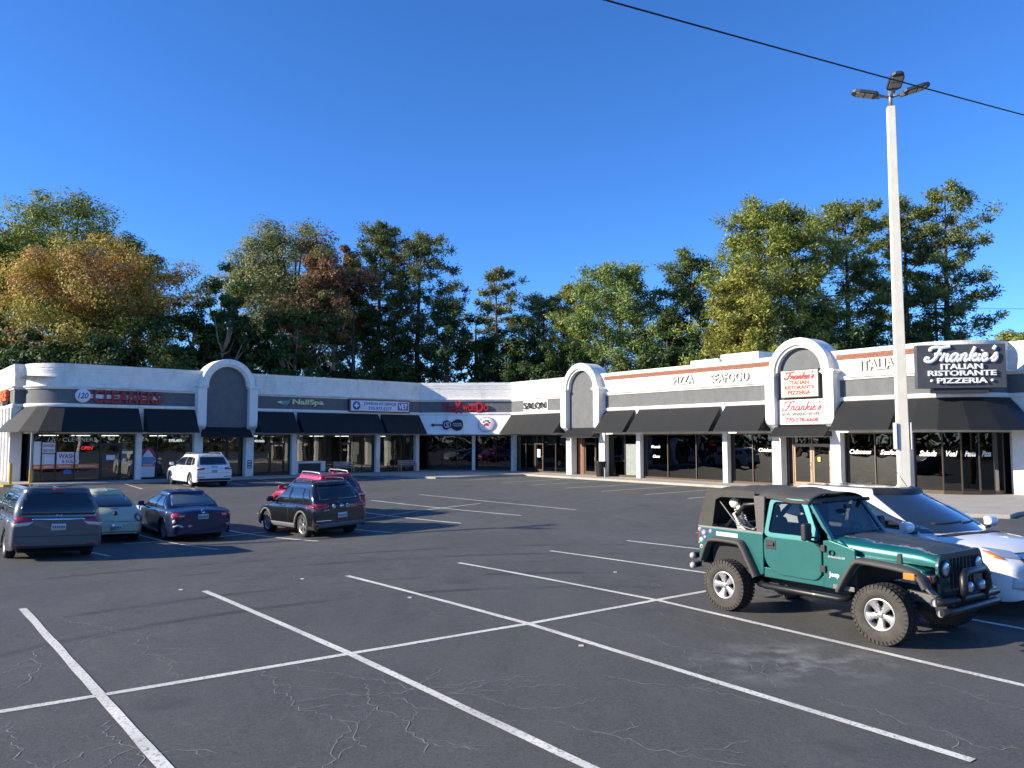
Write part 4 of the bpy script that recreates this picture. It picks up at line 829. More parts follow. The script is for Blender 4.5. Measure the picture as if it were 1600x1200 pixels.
for sg in (-1, 1):
    D('tail_light', [(sg*.50, .93), (sg*.93, .88), (sg*.97, 1.0), (sg*.95, 1.03), (sg*.5, 1.02)], 'rear', TLR, t, .02, off=.016); D('tail_light_lens', [(sg*.62, .84), (sg*.93, .80), (sg*.95, .878), (sg*.52, .925)], 'rear', TLW, t, .02, off=.016); D('reflector', [(sg*.62, .36), (sg*.86, .38), (sg*.86, .41), (sg*.62, .39)], 'rear', TLR, t, off=.01)
D('bumper_line', [(-.9, .57), (.9, .57), (.9, .585), (-.9, .585)], 'rear', BLP, t, off=.004, thick=0); D('lower_valance', [(-.86, .24), (.86, .24), (.82, .36), (-.82, .36)], 'rear', BLP, t, .03)
D('brake_lamp', [(-.14, 1.655), (.14, 1.655), (.14, 1.69), (-.14, 1.69)], 'rear', TLR, t, off=.012); D('wiper', [(-.5, 1.075), (.1, 1.09), (.1, 1.105), (-.5, 1.095)], 'rear', BLP, t, off=.02)
MB().box(-.06, .06, -.045, .045, 0, .01)
for a in ((-.062, -.04), (.04, .062)): D('badge', [(a[0], 1.075-.0), (a[1], 1.075), (a[1], 1.16), (a[0], 1.16)], 'rear', CHR, t, off=.02, step=1) if False else D('badge', [(a[0], 1.03), (a[1], 1.03), (a[1], 1.10), (a[0], 1.10)], 'rear', CHR, t, off=.014, step=1)
D('badge', [(-.04, 1.055), (.04, 1.055), (.04, 1.072), (-.04, 1.072)], 'rear', CHR, t, off=.014, step=1)
plate(t, D, 0, .79)
for q in ([(-2.2, 1.06), (-1.15, 1.05), (-1.15, 1.52), (-1.95, 1.52)], [(-1.05, 1.05), (.0, 1.05), (.0, 1.54), (-1.05, 1.53)], [(.08, 1.05), (1.25, 1.05), (.55, 1.5), (.08, 1.53)]): D.both('side_window', q, CGL, t, r=.05)
D('windshield', [(-.66, 1.12), (.66, 1.12), (.52, 1.58), (-.52, 1.58)], 'front', CGL, t, .06); mirror(t, 1.25, .92, 1.08, P1)
for sg in (-1, 1): D('headlight', [(sg*.55, .62), (sg*.86, .66), (sg*.86, .78), (sg*.55, .74)], 'front', HLG, t, .03, off=.012)
D.both('slide_track', [(-2.3, .93), (-.9, .93), (-.9, .945), (-2.3, .945)], BLP, t, off=.006, thick=0); D.both('door_handle', [(-.95, .88), (-.75, .88), (-.75, .92), (-.95, .92)], P1, t, off=.03); D.both('door_seam', [(-.01, .3), (.0, .3), (.0, 1.04), (-.01, 1.04)], BLP, t, off=.004, thick=0)
# --- pale green rounded hatchback
S = dict(L=4.08, W=1.72, zb=.22, ra=.36, rw=.325, xr=-1.22, xf=1.28, er=.6, kr=.34, ef=.7, kf=.34, cat='car', wid=[(-2.04, .93), (-1.3, 1.0), (0, .965), (1.3, 1.0), (2.04, .95)],
 top=[(-2.04, .62), (-1.75, .80), (-1.3, .93), (.8, 1.0), (1.3, .95), (1.8, .78), (2.04, .62)], belt=[(-2.04, .62), (-1.6, .80), (-1.2, .90), (0, .90), (1.2, .88), (1.7, .7), (2.04, .56)],
 cab=dict(zb=.60, zt=1.48, xr=[(0, -1.96), (.3, -1.86), (.55, -1.62), (.8, -1.2), (1, -.66)], xf=[(0, 1.45), (.5, .95), (1, .28)], hw=[(0, .70), (.4, .73), (.6, .70), (1, .50)], rc=.3, br=.22, bf=.22, edge=.14, crown=.03))
P2 = paint('paint_pale_green', (.52, .52, .34), .05)
t, D = make_car('hatchback', 'pale green rounded hatchback between the minivan and the blue sedan', S, (-11.72, 24.21), (-1.22, -.74), -40, 1.0, P2)
D('rear_window', [(-.60, 1.02), (.60, 1.02), (.50, 1.33), (-.50, 1.33)], 'rear', CGL, t, .12)
for sg in (-1, 1): D('tail_light', [(sg*.64+.105*math.cos(a), .73+.125*math.sin(a)) for a in [2*math.pi*i/20 for i in range(20)]], 'rear', TLR, t, off=.02); D('tail_light_lens', [(sg*.64+.045*math.cos(a), .71+.05*math.sin(a)) for a in [2*math.pi*i/14 for i in range(14)]], 'rear', TLW, t, off=.03)
ring(t, D, 0, .86, .06, m=BLP); D('hatch_seam', [(-.56, .62), (.56, .62), (.56, .632), (-.56, .632)], 'rear', BLP, t, off=.004, thick=0); D('brake_lamp', [(-.12, .985), (.12, .985), (.12, 1.0), (-.12, 1.0)], 'rear', TLR, t, off=.01)
plate(t, D, 0, .47); D('bumper_groove', [(-.72, .335), (.72, .335), (.72, .35), (-.72, .35)], 'rear', BLP, t, off=.005, thick=0); D('lower_valance', [(-.66, .23), (.66, .23), (.66, .31), (-.66, .31)], 'rear', BLP, t, .02)
for q in ([(-1.15, .98), (-.45, .98), (-.45, 1.34), (-.75, 1.3)], [(-.38, .98), (.85, .98), (.3, 1.33), (-.38, 1.36)]): D.both('side_window', q, CGL, t, r=.06)
D('windshield', [(-.6, 1.05), (.6, 1.05), (.45, 1.38), (-.45, 1.38)], 'front', CGL, t, .06); mirror(t, .8, .74, 1.0, P2, .8)
for sg in (-1, 1): D('headlight', [(sg*.55+.1*math.cos(a), .62+.1*math.sin(a)) for a in [2*math.pi*i/16 for i in range(16)]], 'front', HLG, t, off=.015)
MB().tube([(-.5, 0, 1.50), (-.62, 0, 1.62)], .008, 5).build('antenna', BLP, t)
# --- dark blue sedan
S = dict(L=4.8, W=1.82, zb=.2, ra=.355, rw=.33, xr=-1.38, xf=1.4, er=.3, kr=.2, ef=.5, st=0, sp=7, cat='sedan',
 top=[(-2.4, .98), (-1.8, 1.03), (-1.2, 1.02), (.9, .98), (1.3, .95), (2.0, .82), (2.4, .66)], belt=[(-2.4, .92), (-1.6, .95), (0, .92), (1.2, .88), (2.0, .76), (2.4, .6)],
 cab=dict(zb=.86, zt=1.44, xr=[(0, -1.72), (.5, -1.38), (1, -.92)], xf=[(0, 1.25), (.5, .78), (1, .25)], hw=[(0, .83), (.4, .79), (1, .58)], rc=.2, br=.12, bf=.2, edge=.09, crown=.03))
P3 = paint('paint_navy', (.004, .014, .06), .4)
t, D = make_car('sedan', 'dark blue sedan with a scraped rear bumper and grey front fender', S, (-9.5, 25.07), (-1.38, -.78), -40, 1.0, P3)
D('rear_window', [(-.66, 1.04), (.66, 1.04), (.53, 1.34), (-.53, 1.34)], 'rear', mat('glass_pale', (.10, .13, .14), .05, spec=.9, coat=1), t, .06)
for sg in (-1, 1): D('tail_light', [(sg*.52, .76), (sg*.84, .74), (sg*.88, .9), (sg*.52, .88)], 'rear', TLR, t, .03, off=.014); D('tail_light_lens', [(sg*.56, .79), (sg*.7, .785), (sg*.7, .82), (sg*.56, .825)], 'rear', TLW, t, .01, off=.02)
plate(t, D, 0, .77); ring(t, D, 0, .93, .06); D('trunk_seam', [(-.5, .66), (.5, .66), (.5, .67), (-.5, .67)], 'rear', BLP, t, off=.004, thick=0); D('chrome_strip', [(-.3, .865), (.3, .865), (.3, .885), (-.3, .885)], 'rear', P3, t, off=.02)
SCR = mat('scraped_primer', (.5, .5, .5), .7, var=.4, vscale=14)
for p in ([(.55, .5), (.62, .47), (.75, .52), (.84, .46), (.86, .52), (.74, .57), (.62, .54)], [(.30, .50), (.38, .47), (.46, .50), (.38, .54)], [(-.80, .46), (-.7, .5), (-.72, .55), (-.82, .56)], [(.78, .62), (.86, .6), (.87, .68), (.82, .72)]): D('bumper_scrape', p, 'rear', SCR, t, .01, off=.006)
D('fender_panel', [(.98, .62), (1.05, .86), (1.7, .82), (2.1, .72), (2.2, .5), (1.85, .5), (1.76, .62), (1.55, .71), (1.25, .71), (1.06, .62)], 'left', mat('primer_grey', (.36, .36, .39), .5, var=.1), t, off=.006)
for q in ([(-1.2, .97), (-.42, .96), (-.42, 1.33), (-.8, 1.3)], [(-.36, .96), (.95, .95), (.3, 1.3), (-.36, 1.34)]): D.both('side_window', q, CGL, t, r=.05)
D('windshield', [(-.7, 1.0), (.7, 1.0), (.52, 1.34), (-.52, 1.34)], 'front', CGL, t, .05); mirror(t, .82, .84, .97, P3, .9)
for sg in (-1, 1): D('headlight', [(sg*.5, .6), (sg*.82, .62), (sg*.82, .74), (sg*.5, .7)], 'front', HLG, t, .03, off=.012)
D.both('door_handle', [(-.6, .83), (-.42, .83), (-.42, .86), (-.6, .86)], P3, t, off=.025); D.both('door_seam', [(-.40, .26), (-.39, .26), (-.39, .95), (-.40, .95)], BLP, t, off=.004, thick=0)
# --- suv maker used for three more
def suv(name, label, contact, cl, head, k, pm, L, W, H, zbelt, clad=None, roofc=None, rails=None, rear=None, rimm=None, zb=.26, st=0, rw=.36, glassm=None, wx=0, bf=.2, nose=0):
    hx = L/2
    S = dict(L=L, W=W, zb=zb, ra=rw+.04, rw=rw, tw=.25, rr=.25, st=st, xr=-hx+.95, xf=hx-.9, er=.3, kr=.15, ef=.5, kf=.26, cat='suv',
     top=[(-hx, zbelt-.02), (-1, zbelt+.03), (hx-1.5, zbelt+.03), (hx-1.1, zbelt+.01), (hx-.4, zbelt-.12+nose*.5), (hx, zbelt-.32+nose)], belt=[(-hx, zbelt-.06), (0, zbelt-.04), (hx-1.3, zbelt-.06), (hx-.5, zbelt-.2+nose*.5), (hx, zbelt-.4+nose)],
     cab=dict(zb=zbelt-.1, zt=H-.02, xr=[(0, -hx+.08), (.35, -hx+.16), (1, -hx+.5)], xf=[(0, hx-1.15+wx), (.5, hx-1.62+wx*.8), (1, hx-2.15+wx*.5)], hw=[(0, W/2-.07), (.4, W/2-.1), (1, W/2-.27)], rc=.12, br=.1, bf=bf, edge=.1, crown=.03))
    t, D = make_car(name, label, S, contact, cl, head, k, pm, rimm)
    b = zbelt; gt = H-.17; gm2 = glassm or CGL
    D('rear_window', [(-W/2+.26, b+.06), (W/2-.26, b+.06), (W/2-.36, gt+.02), (-W/2+.36, gt+.02)], 'rear', gm2, t, .08)
    x0 = -hx
    for q in ([(x0+.42, b+.1), (x0+.85, b+.04), (x0+.95, gt-.03), (x0+.7, gt-.06)], [(x0+.92, b+.03), (x0+1.8, b+.02), (x0+1.8, gt), (x0+1.02, gt-.02)], [(x0+1.87, b+.02), (hx-1.23+wx-.8*bf, b+.02), (hx-2.24+wx*.5-.75*bf, gt-.03), (x0+1.87, gt)]): D.both('side_window', q, gm2, t, r=.05, off=.010, step=.045)
    if nose: cabin_glass('windshield', S['rows'], 28, 42, 2, 14, gm2, t); cabin_glass('windshield_header', S['rows'], 28, 42, 14, 18, BLP, t)
    else: D('windshield', [(-W/2+.22, b+.08), (W/2-.22, b+.08), (W/2-.40, gt-.02), (-W/2+.40, gt-.02)], 'front', gm2, t, .06, off=.012, step=.03)
    mirror(t, hx-1.38+wx-.8*bf, W/2-.02, b+.08, pm)
    D.both('door_handle', [(x0+1.2, b-.13), (x0+1.4, b-.13), (x0+1.4, b-.095), (x0+1.2, b-.095)], CHR if rails else pm, t, off=.025); D.both('door_handle', [(x0+2.1, b-.13), (x0+2.3, b-.13), (x0+2.3, b-.095), (x0+2.1, b-.095)], CHR if rails else pm, t, off=.025)
    D.both('door_seam', [(x0+1.83, zb+.1), (x0+1.84, zb+.1), (x0+1.84, b), (x0+1.83, b)], BLP, t, off=.004, thick=0)
    if clad: D.both('sill_cladding', [(S['xr']+S['ra']+.03, zb+.01), (S['xf']-S['ra']-.03, zb+.01), (S['xf']-S['ra']-.03, zb+.16), (S['xr']+S['ra']+.03, zb+.16)], clad, t, off=.012)
    if clad:
        for c in (S['xr'], S['xf']):
            ra = S['ra']; arcp = [(c+(ra+.07)*math.cos(R(a)), rw+(ra+.07)*math.sin(R(a))) for a in range(0, 181, 15)]+[(c+(ra+.012)*math.cos(R(a)), rw+(ra+.012)*math.sin(R(a))) for a in range(180, -1, -15)]
            D.both('arch_trim', arcp, clad, t, off=.012, step=.2)
    if rails:
        for sg in (-1, 1):
            y = sg*(W/2-.36); MB().tube([(x0+.75, y, H-.04), (x0+.85, y, H+.05), (x0+1.5, y, H+.065), (hx-2.45, y, H+.05), (hx-2.35, y, H-.04)], .022, 8).build('roof_rail', rails, t)
    D('spoiler', [(-W/2+.42, gt+.05), (W/2-.42, gt+.05), (W/2-.42, gt+.09), (-W/2+.42, gt+.09)], 'rear', pm, t, off=.05); D('rear_valance', [(-W/2+.12, zb+.02), (W/2-.12, zb+.02), (W/2-.12, zb+.2), (-W/2+.12, zb+.2)], 'rear', clad or BLP, t, .03, off=.012)
    D('hatch_seam', [(-W/2+.14, b-.36), (W/2-.14, b-.36), (W/2-.14, b-.35), (-W/2+.14, b-.35)], 'rear', BLP, t, off=.004, thick=0); D('wiper', [(-.05, b+.07), (.4, b+.1), (.4, b+.115), (-.05, b+.09)], 'rear', BLP, t, off=.02)
    for sg in (-1, 1): D('headlight', [(sg*(W/2-.46), b-.30+nose*.4), (sg*(W/2-.16), b-.27+nose*.4), (sg*(W/2-.17), b-.16+nose*.4), (sg*(W/2-.46), b-.21+nose*.4)], 'front', HLG, t, .03, off=.016, step=.03)
    return t, D, S
# black compact suv
P4 = paint('paint_black', (.008, .009, .011), .1, .25); CLD = mat('grey_cladding', (.11, .11, .115), .6)
t, D, S = suv('compact_suv', 'black compact suv seen from rear left with three round badges', (-6.38, 24.0), (-1.265, .78), -41, 1.0, P4, 4.43, 1.81, 1.68, 1.06, CLD, rails=mat('rail_black', (.03, .03, .03), .35), st=1)
for sg in (-1, 1):
    P_ = [(sg*.40, .96), (sg*.62, .87), (sg*.86, .88), (sg*.88, 1.0), (sg*.78, 1.05), (sg*.45, 1.01)]; D('tail_light', P_, 'rear', TLR, t, .04, off=.018); D('tail_light', [(-2.12, .9), (-1.86, .92), (-1.78, 1.0), (-2.1, 1.03)], 'left' if sg > 0 else 'right', TLR, t, .03, off=.014); D('reflector', [(sg*.6, .42), (sg*.84, .44), (sg*.84, .47), (sg*.6, .45)], 'rear', TLR, t, off=.012)
ring(t, D, 0, .94, .065); ring(t, D, .26, .94, .06, m=PLT); ring(t, D, -.2, .94, .06, m=PLT); D('badge_core', [(-.235, .92), (-.165, .92), (-.165, .95), (-.235, .95)], 'rear', BLP, t, off=.02, step=1)
plate(t, D, -.02, .66); D('badge', [(.42, .83), (.6, .83), (.6, .85), (.42, .85)], 'rear', CHR, t, off=.01)
D('bumper_trim', [(.35, .50), (.82, .52), (.84, .56), (.35, .54)], 'rear', CHR, t, .01, off=.012)
# red suv
P5 = paint('paint_red', (.42, .012, .045), .3)
t, D, S = suv('crossover', 'red crossover with silver roof rails behind the black compact suv', (-5.4, 28.5), (-2.25, -.80), -41, 1.0, P5, 4.62, 1.84, 1.70, 1.06, None, rails=mat('rail_silver', (.55, .55, .55), .3, metal=.6))
for sg in (-1, 1): D('tail_light', [(sg*.5, .9), (sg*.86, .86), (sg*.9, 1.04), (sg*.7, 1.06), (sg*.5, .99)], 'rear', TLR, t, .04, off=.018); D('tail_light_lens', [(sg*.55, .93), (sg*.8, .91), (sg*.8, .95), (sg*.55, .965)], 'rear', TLW, t, .01, off=.026)
plate(t, D, 0, .78); D('chrome_strip', [(-.4, 1.0), (.4, 1.0), (.4, 1.04), (-.4, 1.04)], 'rear', CHR, t, off=.014); MB().prism([(-1.5, 1.70), (-1.35, 1.70), (-1.5, 1.78)], -.015, .015, 'y').build('antenna_fin', P5, t)
D('roof_panel', [(-1.2, -.45), (.1, -.42), (.1, .42), (-1.2, .45)], 'top', CGL, t, .05)
# white suv by the shops
P6 = paint('paint_white', (.78, .78, .77), .0, .3)
t, D, S = suv('white_suv', 'white suv parked nose in at the curb before the left portal', (-16.75, 45.1), (-1.57, -.85), -41, 1.07, P6, 5.05, 1.97, 1.74, 1.10, None, rails=CHR, st=1, rw=.37)
for sg in (-1, 1): D('tail_light', [(sg*.52, .92), (sg*.92, .9), (sg*.93, 1.04), (sg*.52, 1.02)], 'rear', TLR, t, .03, off=.016); D('reflector', [(sg*.5, .52), (sg*.9, .54), (sg*.9, .57), (sg*.5, .56)], 'rear', TLR, t, off=.012)
plate(t, D, 0, .84); D('chrome_strip', [(-.5, .975), (.5, .975), (.5, .99), (-.5, .99)], 'rear', CHR, t, off=.01)
for i in range(4): ring(t, D, -.13+.085*i, 1.05, .045)
# white crossover beside the green off-roader
P7 = paint('paint_pearl', (.80, .79, .75), .0, .3)
t, D, S = suv('white_crossover', 'white crossover with black roof parked behind the green off-roader', (7.05, 14.06), (0, 0), 152, 1.08, P7, 4.46, 1.93, 1.70, 1.08, None, rw=.37, glassm=mat('glass_blue', (.02, .028, .035), .03, spec=1, coat=1), wx=.24, bf=.34, nose=.12)
EDGE, EDD = t, D
D('roof_panel', [(-1.45, -.58), (-.12, -.55), (.02, -.3), (.08, 0), (.02, .3), (-.12, .55), (-1.45, .58)], 'top', mat('roof_black', (.012, .012, .014), .1, coat=1), t, off=.012, step=.04)

for sg in (-1, 1):
    D('headlight_amber', [(sg*.79, .83), (sg*.875, .85), (sg*.87, .93), (sg*.81, .92)], 'front', AMB, t, .01, off=.024, step=.03)
    D('fog_recess', [(sg*.6, .42), (sg*.82, .46), (sg*.8, .62), (sg*.62, .58)], 'front', mat('white_recess', (.62, .62, .6), .4), t, .02, off=.012)
for z in (.68, .755, .83): D('grille_bar', [(-.5, z), (.5, z), (.53, z+.05), (-.53, z+.05)], 'front', CHR, t, .01, off=.03)
D('grille_back', [(-.52, .64), (.52, .64), (.56, .9), (-.56, .9)], 'front', BLP, t, .03, off=.012); D('lower_grille', [(-.55, .32), (.55, .32), (.55, .5), (-.55, .5)], 'front', BLP, t, .03, off=.012); plate(t, D, 0, .56, view='front')
MB().tube([(.1, 0, 1.72), (-.08, .0, 1.95)], .006, 5).build('antenna', BLP, t)
D('cowl', [(1.08, -.74), (1.24, -.6), (1.36, 0), (1.24, .6), (1.08, .74), (1.16, .4), (1.28, 0), (1.16, -.4)], 'top', BLP, t, off=.01); 
for sg in (-1, 1): D('hood_crease', [(1.42, sg*.52), (2.05, sg*.40), (2.05, sg*.39), (1.42, sg*.50)], 'top', mat('crease', (.6, .6, .57), .4), t, off=.004, thick=0)
# wiper arms on the windshield
D('wiper', [(-.5, 1.18), (.1, 1.20), (.1, 1.215), (-.5, 1.20)], 'front', BLP, t, off=.02); D('wiper', [(.05, 1.18), (.6, 1.18), (.6, 1.195), (.05, 1.2)], 'front', BLP, t, off=.02)
# ------------------------------------------------------------------ green off-roader
def jeep_paint(name, worn):
    m = bpy.data.materials.new(name); m.use_nodes = True; n = m.node_tree.nodes; l = m.node_tree.links; b = n['Principled BSDF']
    tc = n.new('ShaderNodeTexCoord')
    t = n.new('ShaderNodeTexNoise'); t.inputs['Scale'].default_value = 2.2; t.inputs['Detail'].default_value = 7; t.inputs['Roughness'].default_value = .7; l.new(tc.outputs['Object'], t.inputs['Vector'])
    r = n.new('ShaderNodeMapRange'); r.inputs[1].default_value = .4; r.inputs[2].default_value = .75; l.new(t.outputs[0], r.inputs[0])
    q = n.new('ShaderNodeMix'); q.data_type = 'RGBA'; l.new(r.outputs[0], q.inputs[0]); q.inputs[6].default_value = (.005, .112, .106, 1); q.inputs[7].default_value = (.014, .13, .122, 1); col = q.outputs[2]
    b.inputs['Metallic'].default_value = .35; b.inputs['Roughness'].default_value = .38; b.inputs['Coat Weight'].default_value = .8; b.inputs['Coat Roughness'].default_value = .08
    if worn:   # peeled clear coat on the upper hood
        ge = n.new('ShaderNodeSeparateXYZ'); l.new(tc.outputs['Object'], ge.inputs[0])
        t2 = n.new('ShaderNodeTexNoise'); t2.inputs['Scale'].default_value = 3.0; t2.inputs['Detail'].default_value = 9; t2.inputs['Roughness'].default_value = .72; l.new(tc.outputs['Object'], t2.inputs['Vector'])
        ab = n.new('ShaderNodeMath'); ab.operation = 'ABSOLUTE'; l.new(ge.outputs[1], ab.inputs[0])
        md = n.new('ShaderNodeMath'); md.operation = 'MULTIPLY_ADD'; l.new(t2.outputs[0], md.inputs[0]); md.inputs[1].default_value = -.62; l.new(ab.outputs[0], md.inputs[2])   # |y| - .62 n
        f1 = n.new('ShaderNodeMapRange'); f1.inputs[1].default_value = .10; f1.inputs[2].default_value = .115; f1.inputs[3].default_value = 1; f1.inputs[4].default_value = 0; l.new(md.outputs[0], f1.inputs[0])
        f2 = n.new('ShaderNodeMapRange'); f2.inputs[1].default_value = .115; f2.inputs[2].default_value = .14; f2.inputs[3].default_value = 1; f2.inputs[4].default_value = 0; l.new(md.outputs[0], f2.inputs[0])
        q2 = n.new('ShaderNodeMix'); q2.data_type = 'RGBA'; l.new(f2.outputs[0], q2.inputs[0]); l.new(col, q2.inputs[6]); q2.inputs[7].default_value = (.46, .47, .45, 1)
        q3 = n.new('ShaderNodeMix'); q3.data_type = 'RGBA'; l.new(f1.outputs[0], q3.inputs[0]); l.new(q2.outputs[2], q3.inputs[6]); q3.inputs[7].default_value = (.045, .062, .068, 1); col = q3.outputs[2]
        rr = n.new('ShaderNodeMapRange'); rr.inputs[3].default_value = .3; rr.inputs[4].default_value = .55; l.new(f2.outputs[0], rr.inputs[0]); l.new(rr.outputs[0], b.inputs['Roughness'])
        cc = n.new('ShaderNodeMapRange'); cc.inputs[3].default_value = .8; cc.inputs[4].default_value = .1; l.new(f2.outputs[0], cc.inputs[0]); l.new(cc.outputs[0], b.inputs['Coat Weight'])
    l.new(col, b.inputs['Base Color']); return m
JP = jeep_paint('teal_paint', False); JH = jeep_paint('teal_worn_hood', True)
FLR = mat('flare_plastic', (.062, .058, .052), .7, var=.15, bump=.15, bscale=60); TOP = mat('soft_top_fabric', (.062, .058, .050), .9, var=.15, vscale=4, bump=.35, bscale=14); BTU = mat('black_tube', (.010, .010, .011), .42, coat=.15); SEAT = mat('seat_fabric', (.03, .03, .032), .95, bump=.2); CAP = mat('tube_cap', (.42, .41, .38), .6); JGL = glass('jeep_glass', (.24, .27, .26), -.01); DUST = mat('tyre_dusty', (.060, .054, .045), .9, var=.3, vscale=12, bump=.3, bscale=60); TREAD = mat('tyre_tread', (.022, .021, .02), .9)
head = 144.5; dx, dy = math.sin(R(head)), math.cos(R(head)); k = 1.07
WB, TY, RT, TW = 1.19, .765, .392*.94, .26
cx = 4.20-k*(-( -TY)*dy*-1)*0; 
# centre such that the right wheels touch at the measured spots
mid_ = Vector(((3.46+4.93)/2, (12.49+10.38)/2)); lft = Vector((-dy, dx)); loc = mid_+lft*(TY*k)
J = empty('off_road_car', (loc.x, loc.y, 0), math.atan2(dy, dx), k); tag(J, 'teal green off-road car with black soft top and big knobbly tyres', 'off-road car')
def jb(mb, name, m, bevel=0, parent=None, seg=2): return mb.build(name, m, parent or J, bevel, seg)
zs_, BE = .56, 1.17   # sill, belt
# tub sides, floor, rear panel
side = [(-1.76, .66), (-1.76, BE), (-.64, BE), (-.58, BE), (-.58, .60), (-.70, .56)]+[(-.76, .70), (-.90, .93), (-1.0, .99), (-1.42, .99), (-1.53, .92), (-1.63, .70)]
front = [(.36, .56), (.36, BE), (.46, BE+.02), (.82, 1.10), (.82, .93), (.74, .80), (.66, .60), (.62, .56)]
low = [(-.44, .60), (-.44, .66), (.50, .66), (.50, .56), (-.70, .56)]
for sg in (-1, 1):
    y0, y1 = sg*.70, sg*.755
    tub = jb(MB().prism(side, y0, y1), 'rear_quarter', JP, .012); jb(MB().prism(front, y0, y1+sg*.003), 'cowl_side', JP, .012); jb(MB().prism([(-.578, .565), (-.578, .70), (.358, .70), (.358, .565)], sg*.69, sg*.742), 'rocker', JP, .006)
    # door: lower panel with rounded lower rear corner, window frame ring
    dlow = [(a-.14, b) for a, b in roundpoly([(-.42, 1.15), (-.42, .80), (-.24, .63), (.40, .63), (.49, .72), (.49, 1.15)], .12, 4)]
    d = jb(MB().prism(dlow, sg*.70, sg*.772), 'door', JP, .01)
    out_ = roundpoly([(-.56, 1.145), (.33, 1.145), (.07, 1.69), (-.50, 1.69)], .09, 5); inn_ = roundpoly([(-.495, 1.20), (.225, 1.20), (.015, 1.635), (-.44, 1.635)], .06, 5); n_ = len(out_)
    fr_ = MB(); tilt_ = lambda p, e: (p[0], sg*(.765+e-.10*(p[1]-1.15)/.55), p[1])
    vs_ = [tilt_(p, 0) for p in out_]+[tilt_(p, 0) for p in inn_]+[tilt_(p, -.05) for p in out_]+[tilt_(p, -.05) for p in inn_]
    fr_.add(vs_, [f for i in range(n_) for j in [(i+1) % n_] for f in ((i, j, n_+j, n_+i), (2*n_+i, 2*n_+j, 3*n_+j, 3*n_+i), (i, j, 2*n_+j, 2*n_+i), (n_+i, n_+j, 3*n_+j, 3*n_+i))])
    fr_.build('window_frame', JP, d)
    g_ = MB(); g_.add([tilt_(p, -.02) for p in inn_], [tuple(range(n_))]); g_.build('door_window', JGL, d)
    MB().box(-.54, .30, sg*.772-.004, sg*.772+.004, .995, 1.003).build('door_crease', JP, d)
    hb = MB().box(-.525, -.355, sg*.770, sg*.778, .97, 1.10); hb.build('handle_plate', BLP, d, .004); MB().box(-.50, -.38, sg*.776, sg*.80, 1.02, 1.07).build('door_handle', BLP, d, .008)
    for z in (.76, 1.03): MB().box(.33, .41, sg*.765, sg*.79, z, z+.09).build('hinge', BLP, d, .006)
    # mirror
    mm_ = MB(); mm_.tube([(.28, sg*.77, 1.14), (.22, sg*.86, 1.17), (.22, sg*.90, 1.2)], .016, 6); mm_.tube([(.32, sg*.78, 1.2), (.24, sg*.88, 1.22)], .014, 6); mm_.build('mirror_arm', BLP, J); jb(MB().box(.19, .27, sg*.84, sg*1.0, 1.17, 1.40), 'side_mirror', BLP, .03, seg=3)
    # hood side / fender
    fen = [(.70, 1.03), (1.40, .985), (1.66, .94), (1.72, .86), (1.70, .80), (1.62, .86), (1.52, .905), (.95, .93), (.86, .90), (.76, .76), (.66, .60), (.62, .56), (.58, .56), (.58, 1.03)]
    jb(MB().prism(fen, sg*.46, sg*.745), 'fender', JP, .012)
    # wheel arch flares as bands of plastic
    for nm, pl in (('front_flare', [(.60, .56), (.72, .78), (.84, .955), (.98, .985), (1.5, .95), (1.66, .88), (1.74, .76)]), ('rear_flare', [(-.66, .56), (-.78, .78), (-.90, .98), (-1.0, 1.02), (-1.42, 1.02), (-1.54, .95), (-1.66, .68)])):
        P_ = [Vector(p) for p in pl]; sm = smooth_poly(pl, 4); rows = []
        for i, p in enumerate(sm):
            a = sm[max(i-1, 0)]; b = sm[min(i+1, len(sm)-1)]; t_ = (b-a).normalized(); nn = Vector((-t_.y, t_.x)) 
            if nn.y < 0 and abs(nn.y) > .2: nn = -nn
            if nm == 'front_flare' and nn.y < 0: nn = -nn
            u_ = Vector((p.x, p.y))
            q = lambda h, y: (u_.x+nn.x*h, sg*y, u_.y+nn.y*h)
            rows.append([q(-.04, .74), q(-.036, .868), q(-.008, .88), q(.016, .86), q(.028, .80), q(.032, .745)])
        jb(MB().grid(rows), nm, FLR)
    # nerf bar
    jb(MB().tube([(-.62, sg*.60, .50), (-.60, sg*.78, .47), (-.52, sg*.83, .46), (.62, sg*.83, .46), (.70, sg*.78, .47), (.72, sg*.60, .50)], .042, 10), 'side_step', BTU)
    jb(MB().box(.50, .80, sg*.75, sg*.765, .565, .625), 'rock_guard', mat('guard_grey', (.16, .155, .145), .6), .01)
    # lamps
    jb(MB().box(1.50, 1.64, sg*.872, sg*.892, .845, .925), 'side_marker', AMB, .012); jb(MB().box(1.66, 1.745, sg*.56, sg*.72, .80, .90), 'turn_signal', mat('turn_dark', (.10, .02, .012), .2, coat=1), .015)
    jb(MB().box(-1.80, -1.745, sg*.60, sg*.74, .94, 1.10), 'tail_light', TLR, .02); jb(MB().box(-1.795, -1.75, sg*.61, sg*.73, .905, .938), 'reverse_light', TLW, .01)
    jb(MB().box(1.28, 1.34, sg*.575, sg*.605, .98, 1.10), 'hood_latch', BLP, .008); jb(MB().lathe([(.001, .03), (.03, .03), (.035, 0)], 12, 'y', (.50, sg*.757 if sg > 0 else sg*.787, 1.03)), 'antenna_base', BLP)
jb(MB().box(-1.76, .62, -.70, .70, .56, .62), 'floor', BLP); jb(MB().box(-1.765, -1.72, -.70, .70, .62, BE-.002), 'tailgate', JP, .012)
jb(MB().box(-1.55, -.85, -.70, -.5, .62, 1.0), 'wheel_house', SEAT, .03); jb(MB().box(-1.55, -.85, .5, .70, .62, 1.0), 'wheel_house', SEAT, .03)
jb(MB().box(.44, .80, -.69, .69, .62, 1.02), 'bulkhead', BLP)
